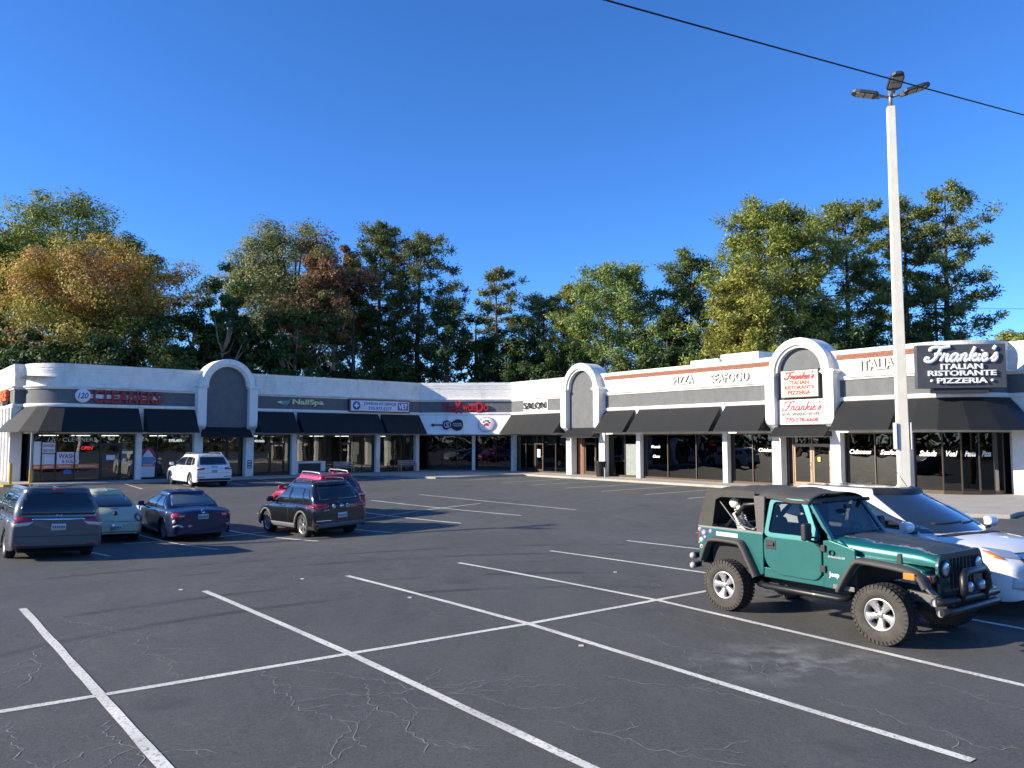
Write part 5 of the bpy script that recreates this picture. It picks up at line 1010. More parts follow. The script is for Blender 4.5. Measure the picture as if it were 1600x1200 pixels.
# hood: lofted, tapering forwards
rows = []
for i in range(15):
    f = i/14; x = .48+1.27*f; hw = .66-.11*f; zt_ = 1.215-.06*f-.035*max(0, (f-.85)/.15)**2; zs2 = 1.03-.05*f
    sec = [(-hw, zs2), (-hw-.005, zs2+.06), (-hw+.01, zt_-.065), (-hw+.035, zt_-.03), (-hw+.09, zt_-.008), (-hw*.6, zt_+.008), (-.22, zt_+.012), (-.2, zt_+.022), (0, zt_+.026)]
    rows.append([(x, y, z) for y, z in sec]+[(x, -y, z) for y, z in sec[::-1][1:]])
hd = MB().grid(rows); hd.add(rows[-1], [tuple(range(len(rows[0])))]); jb(hd, 'hood', JH)
jb(MB().hexa([(.42, -.70, 1.03), (.80, -.66, 1.03), (.80, .66, 1.03), (.42, .70, 1.03), (.42, -.70, 1.185), (.54, -.66, 1.20), (.54, .66, 1.20), (.42, .70, 1.185)]), 'cowl', JP, .015)
# grille
gp = roundpoly([(-.52, .62), (.52, .62), (.58, 1.0), (.5, 1.145), (-.5, 1.145), (-.58, 1.0)], .06, 4)
jb(MB().prism(gp, 1.72, 1.77, 'x'), 'grille', mat('teal_dark', (.004, .04, .045), .4, metal=.3, coat=.5), .01)
for i in range(7): y = -.27+.09*i; jb(MB().prism(roundpoly([(y-.026, .70), (y+.026, .70), (y+.026, 1.07), (y-.026, 1.07)], .02, 3), 1.768, 1.774, 'x'), 'grille_slot', WELL)
for sg in (-1, 1):
    jb(MB().lathe([(.001, 1.80), (.07, 1.795), (.092, 1.78), (.092, 1.765)], 24, 'x', (0, sg*.42, .955)), 'headlight', HLG); jb(MB().lathe([(.092, 1.79), (.108, 1.79), (.108, 1.765)], 24, 'x', (0, sg*.42, .955)), 'headlight_ring', BLP)
# windshield frame and glass, raked
def wsp(y, f, e=0): return (.44-.36*f+e, y*(1-.07*f), 1.18+.52*f)
for sg in (-1, 1): jb(MB().hexa([wsp(sg*.70, 0, .03), wsp(sg*.62, 0, .03), wsp(sg*.62, 0, -.03), wsp(sg*.70, 0, -.03), wsp(sg*.70, 1, .03), wsp(sg*.62, 1, .03), wsp(sg*.62, 1, -.03), wsp(sg*.70, 1, -.03)]), 'windshield_post', JP, .01)
for a, b, m_ in ((-.0, .10, BLP), (.9, 1.0, TOP)): jb(MB().hexa([wsp(-.62, a, .028), wsp(.62, a, .028), wsp(.62, a, -.028), wsp(-.62, a, -.028), wsp(-.62, b, .028), wsp(.62, b, .028), wsp(.62, b, -.028), wsp(-.62, b, -.028)]), 'windshield_rail', m_, .006)
jb(MB().add([wsp(-.62, .1), wsp(.62, .1), wsp(.62, .9), wsp(-.62, .9)], [(0, 1, 2, 3)]), 'windshield', JGL)
for y in (-.35, .2): jb(MB().tube([wsp(y, .02, .05), wsp(y+.05, .12, .04), wsp(y+.36, .16, .035)], .009, 5), 'wiper', BLP)
jb(MB().box(.22, .27, -.02, .14, 1.55, 1.61), 'rear_view_mirror', BLP, .01)
# soft top: roof skin with sag between bows
rows = []
for i in range(25):
    f = i/24; x = .13-1.73*f; z = 1.745+.05*math.sin(min(1, f*2.2)*math.pi/2)+.012*math.cos(f*18)-.05*max(0, (f-.9)/.1)**2
    r_ = []
    for j in range(17):
        g_ = -1+2*j/16; hw = .70-.03*math.cos(f*6)*.3; y = hw*g_; zz = z-.075*abs(g_)**4-.012*math.cos(g_*7)*.6
        if abs(g_) > .97: zz -= .02
        r_.append((x, y, zz))
    rows.append(r_)
tp = MB().grid(rows); 
# edge valance
for sgn, j in ((-1, 0), (1, 16)):
    tp.grid([[p[j] for p in rows], [(p[j][0], p[j][1]*1.012, p[j][2]-.028) for p in rows]])
rb = [rows[-1], [(x-.06, y*1.02, z-.06) for x, y, z in rows[-1]], [(-1.74, y*1.04, 1.45) for x, y, z in rows[-1]], [(-1.80, y*1.055, BE+.0) for x, y, z in rows[-1]]]
tp.grid(rb); jb(tp, 'soft_top', TOP).modifiers.new('t', 'SOLIDIFY').thickness = .012
for sg in (-1, 1):
    # rear quarter: fabric pillars around the open window
    qp = [(-1.80, BE+.0), (-1.52, BE), (-1.50, 1.25), (-1.44, 1.60), (-1.35, 1.645), (-.72, 1.66), (-.72, 1.76), (-1.55, 1.76), (-1.64, 1.68)]
    jb(MB().prism(qp, sg*.715, sg*.735), 'quarter_fabric', TOP, .006); jb(MB().prism([(-.70, BE), (-.58, BE), (-.55, 1.70), (-.74, 1.70)], sg*.70, sg*.74), 'door_pillar', mat('pillar_fabric', (.12, .11, .10), .85, bump=.2), .01)
    jb(MB().prism([(-1.76, BE), (-.58, BE), (-.58, BE+.02), (-1.76, BE+.02)], sg*.70, sg*.762), 'belt_rail', mat('belt_strip', (.25, .25, .23), .6))
    # roll bar
    jb(MB().tube([(-.48, sg*.60, .62), (-.50, sg*.60, 1.58), (-.52, sg*.5, 1.66), (-.52, 0, 1.67)], .035, 10), 'roll_bar', BTU); jb(MB().tube([(-.50, sg*.60, 1.6), (-1.0, sg*.6, 1.55), (-1.5, sg*.6, 1.02)], .035, 10), 'roll_bar_brace', BTU); jb(MB().tube([(-.50, sg*.60, 1.62), (.25, sg*.6, 1.66)], .028, 8), 'roll_bar_brace', BTU)
    # seats
    s_ = MB(); s_.hexa([(-.35, sg*.38-.23, .72), (.12, sg*.38-.23, .76), (.12, sg*.38+.23, .76), (-.35, sg*.38+.23, .72), (-.35, sg*.38-.23, .86), (.14, sg*.38-.23, .9), (.14, sg*.38+.23, .9), (-.35, sg*.38+.23, .86)]); s_.hexa([(-.42, sg*.38-.22, .84), (-.3, sg*.38-.22, .84), (-.3, sg*.38+.22, .84), (-.42, sg*.38+.22, .84), (-.56, sg*.38-.2, 1.38), (-.45, sg*.38-.2, 1.38), (-.45, sg*.38+.2, 1.38), (-.56, sg*.38+.2, 1.38)]); s_.hexa([(-.55, sg*.38-.12, 1.40), (-.47, sg*.38-.12, 1.40), (-.47, sg*.38+.12, 1.40), (-.55, sg*.38+.12, 1.40), (-.58, sg*.38-.12, 1.55), (-.5, sg*.38-.12, 1.55), (-.5, sg*.38+.12, 1.55), (-.58, sg*.38+.12, 1.55)]); jb(s_, 'seat', SEAT, .04, seg=3).location.x = -.12
jb(MB().box(-1.30, -1.0, -.45, .45, .7, 1.1), 'rear_seat', SEAT, .05); jb(MB().box(.22, .46, -.66, .66, .95, 1.16), 'dashboard', BLP, .03)
sw_ = MB(); C0 = Vector((.14, .36, 1.16)); pts = [C0+Vector((.10*math.sin(a)*.5, .18*math.cos(a), .18*math.sin(a)*.87)) for a in [2*math.pi*i/20 for i in range(21)]]; sw_.tube(pts, .016, 6); sw_.tube([pts[0], C0, pts[10]], .014, 5); sw_.tube([C0, C0+Vector((.2, 0, -.08))], .03, 6); jb(sw_, 'steering_wheel', BLP)
# bumpers
fb = MB(); fb.tube([(1.80, -.74, .60), (1.86, -.66, .60), (1.88, .66, .60), (1.80, .74, .60)], .045, 10); fb.tube([(1.86, -.74, .49), (1.90, -.6, .49), (1.90, .6, .49), (1.86, .74, .49)], .045, 10); fb.box(1.70, 1.84, -.55, .55, .47, .62); jb(fb, 'front_bumper', BTU)
jb(MB().tube([(1.87, -.30, .58), (1.93, -.31, .74), (1.92, -.30, .86), (1.91, -.24, .92), (1.91, .24, .92), (1.92, .30, .86), (1.93, .31, .74), (1.87, .30, .58)], .048, 10), 'bull_bar', BTU)
for sg in (-1, 1):
    for z, x in ((.60, 1.795), (.49, 1.855)): jb(MB().lathe([(.001, .012), (.047, .010), (.047, -.01)], 16, 'y', (x, sg*.745, z)), 'bumper_cap', CAP)
    jb(MB().lathe([(.001, 1.96), (.05, 1.955), (.065, 1.93), (.06, 1.88), (.02, 1.85)], 18, 'x', (0, sg*.16, .74)), 'fog_light', HLG); jb(MB().hexa([(1.3, sg*.43, .52), (1.85, sg*.43, .52), (1.85, sg*.36, .52), (1.3, sg*.36, .52), (1.3, sg*.43, .64), (1.85, sg*.43, .60), (1.85, sg*.36, .60), (1.3, sg*.36, .64)]), 'frame_rail', mat('frame_grey', (.12, .12, .12), .6), .01)
    jb(MB().tube([(1.62, sg*.70, .80), (1.80, sg*.70, .66)], .035, 8), 'fender_brace', mat('guard_grey', (.16, .155, .145), .6))
rbp = MB(); 
for z in (.55, .70): rbp.tube([(-1.78, .6, z), (-1.92, .55, z), (-1.94, -.55, z), (-1.92, -.72, z)], .045, 10)
rbp.box(-1.92, -1.76, -.5, .5, .56, .68); jb(rbp, 'rear_bumper', BTU)
for z in (.55, .70): jb(MB().ball((-1.92, -.72, z), .05, 12, 8), 'bumper_cap', CAP)
# spare wheel at the back, axles, exhaust
jb(MB().tube([(-WB, -.7, RT), (-WB, .7, RT)], .05, 8), 'rear_axle', BLP); jb(MB().tube([(WB, -.7, RT), (WB, .7, RT)], .05, 8), 'front_axle', BLP); jb(MB().ball((-WB, .05, RT), .14, 12, 8), 'differential', BLP); jb(MB().tube([(-1.8, .45, .48), (-.2, .35, .46)], .03, 8), 'exhaust', BLP)
jb(MB().box(-1.5, 1.6, -.42, .42, .42, .57), 'chassis', BLP)
# wheels with knobbly tread and five-spoke alloys
ty = MB(); rimr = .205
ty.lathe([(rimr, .10), (rimr+.012, .122), (.27, .138), (.33, .136), (.365, .125), (.378, .10), (.378, -.10), (.365, -.125), (.33, -.136), (.27, -.138), (rimr+.012, -.122), (rimr, -.10)], 48, 'y')
n_ = 40
for i in range(n_):
    for row, (ya, yb) in enumerate(((-.132, -.085), (-.075, -.012), (.012, .075), (.085, .132))):
        a = 2*math.pi*(i+(.5 if row in (1, 3) else 0))/n_; h = 2*math.pi/n_*.34; r0, r1 = .366, .3905 if row in (1, 2) else .386; sk = .05*(1 if row % 2 else -1)
        q = lambda r, t, y: (r*math.cos(t), y, r*math.sin(t))
        ty.hexa([q(r0, a-h, ya), q(r0, a+h, ya), q(r0, a+h+sk, yb), q(r0, a-h+sk, yb), q(r1, a-h, ya), q(r1, a+h, ya), q(r1, a+h+sk, yb), q(r1, a-h+sk, yb)], 1)
    for s_ in (-1, 1):
        a = 2*math.pi*i/n_; h = 2*math.pi/n_*.3; q = lambda r, t, y: (r*math.cos(t), s_*y, r*math.sin(t)); ty.hexa([q(.335, a-h, .125), q(.335, a+h, .125), q(.378, a+h, .12), q(.378, a-h, .12), q(.335, a-h, .143), q(.335, a+h, .143), q(.383, a+h, .134), q(.383, a-h, .134)], 0)
tym = ty.mesh('tyre'); tym.materials.append(DUST); tym.materials.append(TREAD)
ri = MB(); ri.lathe([(rimr+.006, .118), (rimr-.006, .126), (rimr-.016, .118), (rimr-.028, .09), (rimr-.036, -.1)], 40, 'y'); ri.lathe([(.02, .02), (rimr-.03, .02)], 28, 'y', mi=1)
for i in range(5):
    a = 2*math.pi*i/5+.3; u = lambda r, t, y: (r*math.cos(a+t), y, r*math.sin(a+t))
    secs = [(.045, .75, .10), (.08, .50, .10), (.12, .36, .106), (.155, .32, .112), (.18, .38, .116), (.20, .50, .117)]
    ri.grid([[u(r, -w_, y-.05), u(r, -w_, y-.008), u(r, -w_*.6, y), u(r, w_*.6, y), u(r, w_, y-.008), u(r, w_, y-.05)] for r, w_, y in secs])
ri.lathe([(.001, .115), (.034, .114), (.04, .108), (.045, .09)], 20, 'y')
for i in range(5): a = 2*math.pi*(i+.5)/5+.3; ri.lathe([(.001, .118), (.011, .117), (.012, .09)], 8, 'y', (.07*math.cos(a), 0, .07*math.sin(a)), 2)
rim_ = ri.mesh('rim')
for m_ in (mat('alloy_satin', (.50, .49, .48), .38, metal=.7, var=.06), WELL, mat('lug_steel', (.2, .2, .2), .4, metal=.8)): rim_.materials.append(m_)
for x in (-WB, WB):
    for sg in (1, -1):
        wv = empty('wheel', (x, sg*TY, RT), 0 if sg > 0 else math.pi, 1, J); wv.scale = (.94, 1, .94); link('tyre', tym, None, wv).rotation_euler = (0, rnd.uniform(0, 6), 0); link('rim', rim_, None, wv).rotation_euler = (0, rnd.uniform(0, 6), 0)
sp = empty('spare_wheel', (-1.92, .05, .98), R(90), 1, J); link('tyre', tym, None, sp); link('rim', rim_, None, sp)
# lettering and stickers on the right side
SM = lambda x, z, y=-.7605: Matrix(((1, 0, 0, x), (0, 0, -1, y), (0, 1, 0, z), (0, 0, 0, 1)))
def jl(s, x, z, wd, h, m_, shear=0, bold=.01, y=-.7605, name='lettering'):
    o = link(name, text_mesh(s, wd, h, .003, shear, bold, name), m_, J); o.matrix_local = SM(x, z, y); return o
SIL = mat('decal_silver', (.55, .56, .56), .4)
jl('WRANGLER', .56, .975, .24, .026, SIL, .2, y=-.7615); jl('Jeep', .52, .74, .15, .085, SIL, .0, .03, y=-.7615)
jb(MB().box(-1.42, -1.02, -.7585, -.7555, 1.065, 1.125), 'sticker_strip', mat('sticker_white', (.6, .6, .58), .6, var=.3, vscale=30)); jl('LAND YACHT', -1.22, 1.094, .34, .035, BLP, 0, .0, -.759, 'sticker_letters') if False else None
for i, (x, z, r_, c) in enumerate(((-1.66, 1.08, .05, (.33, .18, .48)), (-1.71, .97, .042, (.25, .55, .6)), (-1.71, .87, .032, (.55, .58, .35)), (-1.53, 1.115, .035, (.55, .2, .42)), (-1.64, 1.02, .03, (.33, .18, .48)), (-1.74, 1.13, .03, (.6, .55, .5)))):
    jb(MB().lathe([(.001, -.759), (r_, -.759), (r_, -.755)], 9 if i % 2 else 18, 'y', (x, 0, z)), 'sticker', mat('sticker_%d' % i, c, .5))
    jb(MB().lathe([(.001, -.7605), (r_*.55, -.7605), (r_*.55, -.7595)], 5 if i % 2 else 12, 'y', (x, 0, z)), 'sticker_core', mat('sticker_in%d' % (i % 3), ((.5, .4, .6), (.6, .65, .6), (.2, .1, .25))[i % 3], .5))
# ---- toy skeleton riding in the back
JM = Matrix.Translation(J.location) @ Matrix.Rotation(J.rotation_euler.z, 4, 'Z') @ Matrix.Scale(k, 4)
SK = empty('toy_skeleton'); SK.matrix_world = JM @ Matrix.Translation((-1.12, -.50, 1.0)) @ Matrix.Rotation(R(-75), 4, 'Z') @ Matrix.Rotation(R(12), 4, 'X'); tag(SK, 'white plastic skeleton sitting in the open back of the green off-road car', 'skeleton')
BON = mat('bone', (.68, .66, .58), .6, var=.08)
# local: x right, y forwards (faces +y), z up
sk = MB().ball((0, 0, .57), .085, 16, 12, 0, (.85, 1.05, 1.0)); sk.hexa([(-.045, .02, .46), (.045, .02, .46), (.035, .085, .455), (-.035, .085, .455), (-.05, .02, .52), (.05, .02, .52), (.045, .085, .52), (-.045, .085, .52)]); s_o = sk.build('skull', BON, SK)
MB().ball((-.03, .075, .575), .023, 8, 6).build('eye_socket', WELL, s_o); MB().ball((.03, .075, .575), .023, 8, 6).build('eye_socket', WELL, s_o); MB().ball((0, .088, .535), .013, 8, 6).build('nose_hole', WELL, s_o)
for i in range(5): MB().box(-.03+.0125*i, -.022+.0125*i, .083, .09, .478, .497).build('tooth', BON, s_o)
sp_ = MB(); [sp_.ball((0, -.02, .02+.037*i), .02, 8, 6, 0, (1, 1, .8)) for i in range(13)]; sp_.build('spine', BON, SK)
for i in range(8):
    z = .16+.032*i; rw_ = .085+.03*math.sin(math.pi*(i+1)/9); MB().tube([(rw_*math.sin(a), -.02+.09*(1-math.cos(a))*.5 if False else -.02+.06-.075*math.cos(a), z-.03*abs(math.sin(a/2))) for a in [R(-155+310*j/16) for j in range(17)]], .0075, 5).build('rib', BON, SK)
MB().hexa([(-.016, .075, .18), (.016, .075, .18), (.016, .085, .18), (-.016, .085, .18), (-.02, .07, .40), (.02, .07, .40), (.02, .085, .40), (-.02, .085, .40)]).build('breastbone', BON, SK)
pv = MB().ball((0, -.01, .0), .09, 12, 8, 0, (1.1, .6, .55)); pv.build('pelvis', BON, SK)
for sg in (-1, 1):
    MB().tube([(0, .05, .41), (sg*.13, .0, .42)], .011, 6).build('collar_bone', BON, SK)
    MB().tube([(sg*.14, 0, .42), (sg*.17, .06, .26), (sg*.175, .075, .23)], [.02, .013, .018], 7).build('upper_arm', BON, SK)
    fa = MB().tube([(sg*.175, .075, .225), (sg*.13, .20, .08)], [.014, .010], 6); fa.tube([(sg*.16, .07, .21), (sg*.115, .195, .075)], [.01, .008], 6); fa.build('forearm', BON, SK)
    hn = MB(); [hn.tube([(sg*(.125+.012*j-.02), .20, .075), (sg*(.12+.014*j-.02), .235, .06), (sg*(.118+.014*j-.02), .25, .04)], .006, 5) for j in range(5)]; hn.build('hand', BON, SK)
    MB().tube([(sg*.07, .02, -.01), (sg*.09, .25, .02), (sg*.09, .27, .02)], [.022, .016, .024], 7).build('thigh', BON, SK); MB().tube([(sg*.09, .27, .01), (sg*.09, .32, -.22)], [.018, .013], 6).build('shin', BON, SK)
# dark seat behind the toy
# strap hanging inside
cb = MB(); cb.tube([tuple(JM @ Vector(p)) for p in ((-1.42, -.66, 1.58), (-1.1, -.66, 1.25), (-.8, -.67, 1.20), (-.64, -.66, 1.36))], .009, 6); tag(cb.build('hanging_strap', mat('strap', (.2, .2, .2), .6)), 'thin grey cord looped across the open rear side of the green off-road car', 'cord')
# ------------------------------------------------------------------ lamp posts, cable, street furniture
POLEM = mat('concrete_pole', (.70, .66, .55), .75, var=.08, vscale=3, bump=.2, bscale=30); LED = mat('led_housing', (.07, .075, .08), .5, metal=.5); LENS = mat('led_lens', (.42, .42, .38), .35, var=.1); BRA = mat('bracket_grey', (.30, .30, .31), .45, metal=.6)
def lamp_post(x, y, rz, label, h=11.05, signs=True):
    t = empty('lamp_post', (x, y, gz(x, y)), rz); tag(t, label, 'lamp post', 'parking lot lamp posts')
    a, b = .135, .09
    MB().hexa([(-a, -a, 0), (a, -a, 0), (a, a, 0), (-a, a, 0), (-b, -b, h), (b, -b, h), (b, b, h), (-b, b, h)]).build('pole', POLEM, t, .012)
    MB().box(-.28, .28, -.28, .28, 0, .5).build('base', POLEM, t, .03)
    MB().tube([(0, 0, h-.02), (0, 0, h+.42)], .05, 10).build('tenon', BRA, t)
    for k, ang in enumerate((R(180), R(0), R(-90))):
        ca, sa = math.cos(ang), math.sin(ang); tilt = R(14)
        def q(r, s, z): r2, z2 = r*math.cos(tilt)-z*math.sin(tilt), r*math.sin(tilt)+z*math.cos(tilt); return (ca*r2-sa*s, sa*r2+ca*s, h+.25+z2)
        arm = MB().tube([q(0, 0, 0), q(.32, 0, 0)], .035, 8); arm.tube([q(.28, -.05, -.02), q(.28, .05, -.02)], .06, 8); arm.build('lamp_arm', BRA, t)
        hd = MB(); w0 = .17
        pr = [(.3, .10), (.36, w0), (.75, w0), (.86, w0*.8), (.93, w0*.4)]
        top = [q(r, s, .05) for r, s in pr]+[q(r, -s, .05) for r, s in pr[::-1]]; bot = [q(r, s, -.03) for r, s in pr]+[q(r, -s, -.03) for r, s in pr[::-1]]; n = len(top)
        hd.add(top+bot, [tuple(range(n)), tuple(range(n, 2*n))[::-1]]+[(i, (i+1) % n, n+(i+1) % n, n+i) for i in range(n)])
        head = hd.build('lamp_head', LED, t, .012)
        for r0, r1 in ((.42, .60), (.63, .82)):
            le = MB(); le.hexa([q(r0, -.13, -.045), q(r1, -.13, -.045), q(r1, .13, -.045), q(r0, .13, -.045), q(r0, -.13, -.031), q(r1, -.13, -.031), q(r1, .13, -.031), q(r0, .13, -.031)]); le.build('lens', LENS, head)
    if signs:
        for s in (-1, 1):
            MB().box(-.16, .16, s*.155-.008, s*.155+.008, 1.95, 2.65).build('notice_plate', mat('plate_pale', (.52, .56, .62), .5), t, .004) if False else MB().box(s*.165-.008, s*.165+.008, -.17, .17, 2.45, 3.1).build('notice_plate', mat('plate_pale', (.50, .54, .60), .45), t, .003)
    return t
PX, PY = 9.55, 18.9
lamp_post(PX, PY, R(-14), 'tall pale square lamp post with three LED heads behind the white crossover')
lamp_post(-27.6, 19.0, R(30), 'tall lamp post outside the frame at left whose shadow crosses the lot', 11.4, False)
# overhead cable between two wood poles beyond the frame
cb = MB(); A, B = Vector((-17.2, -.9, 7.3)), Vector((24.5, 23.9, 10.8)); pts = []
for i in range(41):
    t = i/40; p = A.lerp(B, t); p.z -= .8*t*(1-t); pts.append(p)
cb.tube(pts, .013, 6); tag(cb.build('overhead_cable', mat('cable_black', (.012, .012, .014), .6)), 'black overhead cable crossing the sky at upper right', 'cable')
WOOD = mat('pole_wood', (.12, .085, .06), .9, var=.25, vscale=6)
for p, lb in ((A, 'wooden utility pole beyond the frame to the left carrying the near cable'), (B, 'wooden utility pole beyond the frame to the right carrying the near cable')):
    t = empty('utility_pole', (p.x, p.y, 0)); tag(t, lb, 'utility pole'); MB().tube([(0, 0, -.4), (0, 0, p.z+.4)], [.17, .12], 10).build('pole', WOOD, t)
# distant utility pole by the pines
t = empty('utility_pole', (41.6, 75, -.5)); tag(t, 'distant utility pole with crossarm among the pines at right', 'utility pole')
MB().tube([(0, 0, 0), (0, 0, 16.9)], [.18, .12], 8).build('pole', mat('grey_pole', (.28, .26, .25), .9), t)
MB().box(-1.2, 1.2, -.07, .07, 15.9, 16.05).build('crossarm', mat('grey_pole', (.28, .26, .25), .9), t); MB().tube([(-.75, 0, 13.6), (-.75, 0, 14.5)], .25, 10).build('transformer', BRA, t); MB().tube([(.75, 0, 13.6), (.75, 0, 14.5)], .25, 10).build('transformer', BRA, t)
for z, e in ((16.1, (1.1)), (13.0, -.3)):
    cb = MB(); cb.tube([(41.6+e+18*i/12*1.0, 75-.3*i, z-.6-.5*math.sin(math.pi*i/24)) for i in range(13)], .018, 5); tag(cb.build('far_cable', mat('cable_black', (.2, .2, .2), .6)), 'thin far cable running right from the distant pole, %s' % ('upper one' if z > 15 else 'lower one'), 'cable')
# bench by the corner
BM = mat('bench_steel', (.28, .28, .29), .5, metal=.4)
def bench(fr, s, off, label):
    t = sroot('bench', label, fr.M(s, off, .13), 'bench', 'benches by the shop fronts')
    for k in range(4): MB().box(-.75, .75, .42, .45, .02+k*.12, .11+k*.12).build('seat_slat', BM, t)
    for k in range(3): MB().box(-.75, .75, .52+k*.13, .62+k*.13, .0-.02*k, .02-.02*k).build('back_slat', BM, t)
    for x in (-.7, .7):
        m_ = MB(); m_.box(x-.025, x+.025, 0, .42, .03, .07); m_.box(x-.025, x+.025, 0, .42, .42, .46); m_.box(x-.025, x+.025, .42, .9, -.06, -.02); m_.box(x-.025, x+.025, .62, .66, -.02, .46); m_.box(x-.024, x+.024, .45, .62, .42, .46); m_.build('leg', BM, t)
bench(LW, 33.7, .25, 'grey metal bench beside the dark corner passage'); bench(LW, 28.1, .3, 'grey slatted bench in front of the vet clinic door')
# trash can at the second portal
t = sroot('trash_can', 'black ribbed trash can beside the white portal pillar', RW.M(-38.9, .55, .13), 'trash can')
mb = MB(); n = 24
for i in range(n):
    a = 2*math.pi*i/n; mb.hexa([(.30*math.cos(a-.1), 0, .30*math.sin(a-.1)), (.30*math.cos(a+.1), 0, .30*math.sin(a+.1)), (.26*math.cos(a+.1), 0, .26*math.sin(a+.1)), (.26*math.cos(a-.1), 0, .26*math.sin(a-.1)),
             (.36*math.cos(a-.1), .92, .36*math.sin(a-.1)), (.36*math.cos(a+.1), .92, .36*math.sin(a+.1)), (.32*math.cos(a+.1), .92, .32*math.sin(a+.1)), (.32*math.cos(a-.1), .92, .32*math.sin(a-.1))])
mb.build('slatted_body', SBK, t); MB().lathe([(.001, .02), (.27, .02), (.33, .93)], 24, 'y').build('liner', SBK, t); MB().lathe([(.2, .94), (.38, .94), (.39, .99), (.36, 1.04), (.2, 1.04), (.2, .94)], 24, 'y').build('rim', SBK, t)
mb = MB(); mb.box(.38, .48, 0, .55, -.05, .05); mb.lathe([(.001, .55), (.09, .55), (.09, .62), (.001, .62)], 12, 'y', (.43, 0, 0)); tag(mb.build('ash_post', BRA, None), 'small grey ash post next to the black trash can', 'ash post').matrix_world = RW.M(-38.9, .55, .13)
# yellow bollard and downspout post at the left corner
for s, o, h, lb in ((7.0, .35, 1.15, 'yellow steel bollard by the sunny side wall at far left'), (6.1, -3.6, 1.2, 'yellow bollard farther back along the left side wall')):
    x, y, z = LW.p(s, o, .13); tag(MB().lathe([(.001, h+.06), (.06, h+.05), (.085, h), (.085, 0)], 14, 'z', (x, y, z)).build('bollard', YELP), lb, 'bollard', 'yellow bollards')
t = sroot('awning_post', 'slim grey post with a yellow foot holding the corner awning', LW.M(8.0, .25, .13), 'post')
MB().box(-.05, .05, .75, 2.95, -.05, .05).build('shaft', mat('post_grey', (.42, .40, .37), .6), t); MB().box(-.065, .065, 0, .75, -.065, .065).build('yellow_foot', YELP, t)
# cafe chairs and table in the salon window
CH = mat('pale_teal', (.30, .38, .38), .5)
for s, lb in ((-45.55, 'left'), (-43.75, 'right')):
    t = sroot('cafe_chair', 'pale metal chair in the salon window, the one at %s' % lb, RW.M(s, -1.2, .15), 'chair', 'chairs in the salon window')
    MB().box(-.2, .2, .43, .46, -.2, .2).build('seat', CH, t); MB().box(-.2, .2, .5, .88, -.2, -.17).build('backrest', CH, t)
    for a in (-.17, .17):
        for b in (-.17, .17): MB().tube([(a, 0, b), (a, .43, b)], .015, 6).build('leg', CH, t)
t = sroot('cafe_table', 'small pale round table between the salon chairs', RW.M(-44.65, -1.2, .15), 'table'); MB().lathe([(.001, .74), (.35, .74), (.35, .71), (.001, .71)], 20, 'y').build('top', CH, t); MB().tube([(0, 0, 0), (0, .72, 0)], .03, 8).build('leg', CH, t)
# ------------------------------------------------------------------ trees
def leaf_mat(name, tr=.35):
    m = bpy.data.materials.new(name); m.use_nodes = True; n = m.node_tree.nodes; l = m.node_tree.links; b = n['Principled BSDF']; o = n['Material Output']
    a = n.new('ShaderNodeAttribute'); a.attribute_name = 'leaf_colour'; l.new(a.outputs[0], b.inputs['Base Color']); b.inputs['Roughness'].default_value = .55; b.inputs['Specular IOR Level'].default_value = .3
    t = n.new('ShaderNodeBsdfTranslucent'); mx = n.new('ShaderNodeMixShader'); mx.inputs[0].default_value = tr; l.new(a.outputs[0], t.inputs[0]); l.new(b.outputs[0], mx.inputs[1]); l.new(t.outputs[0], mx.inputs[2]); l.new(mx.outputs[0], o.inputs[0])
    return m
LEAF = leaf_mat('leaves'); NEED = leaf_mat('needles', .3)
BARK = mat('bark', (.085, .065, .05), .95, var=.35, vscale=5, bump=.6, bscale=12); PALEB = mat('pale_bark', (.22, .19, .16), .95, var=.3, vscale=5, bump=.5, bscale=12); PBARK = mat('pine_bark', (.10, .06, .04), .95, var=.35, vscale=5, bump=.6, bscale=12)
def quads(name, c, a, b, col, m, parent):   # c centre, a/b half axes (N,3)
    n = len(c); v = np.empty((n, 4, 3), np.float32); v[:, 0] = c-a; v[:, 1] = c+b*.8; v[:, 2] = c+a; v[:, 3] = c-b*.8
    me = bpy.data.meshes.new(name); me.vertices.add(4*n); me.vertices.foreach_set('co', v.ravel()); me.loops.add(4*n); me.loops.foreach_set('vertex_index', np.arange(4*n, dtype=np.int32)); me.polygons.add(n); me.polygons.foreach_set('loop_start', np.arange(0, 4*n, 4, dtype=np.int32)); me.update(calc_edges=True)
    at = me.attributes.new('leaf_colour', 'FLOAT_COLOR', 'POINT'); cc = np.ones((n, 4, 4), np.float32); cc[:, :, :3] = col[:, None, :]; at.data.foreach_set('color', cc.ravel())
    return link(name, me, m, parent)
def unit(g, n):
    d = g.normal(size=(n, 3)); return d/np.linalg.norm(d, axis=1, keepdims=True)
def leaf_axes(g, n, size, el=.6, nrm=None):
    if nrm is not None:
        q = nrm+.75*unit(g, n); q /= np.linalg.norm(q, axis=1, keepdims=True)+1e-9; a = np.cross(q, unit(g, n)); a /= np.linalg.norm(a, axis=1, keepdims=True)+1e-9; b = np.cross(q, a); s = size*.88*g.uniform(.5, 1.3, (n, 1)); return a*s, b*s*el
    a = unit(g, n); b = np.cross(a, unit(g, n)); b /= np.linalg.norm(b, axis=1, keepdims=True)+1e-9; s = size*g.uniform(.6, 1.25, (n, 1)); return a*s, b*s*el
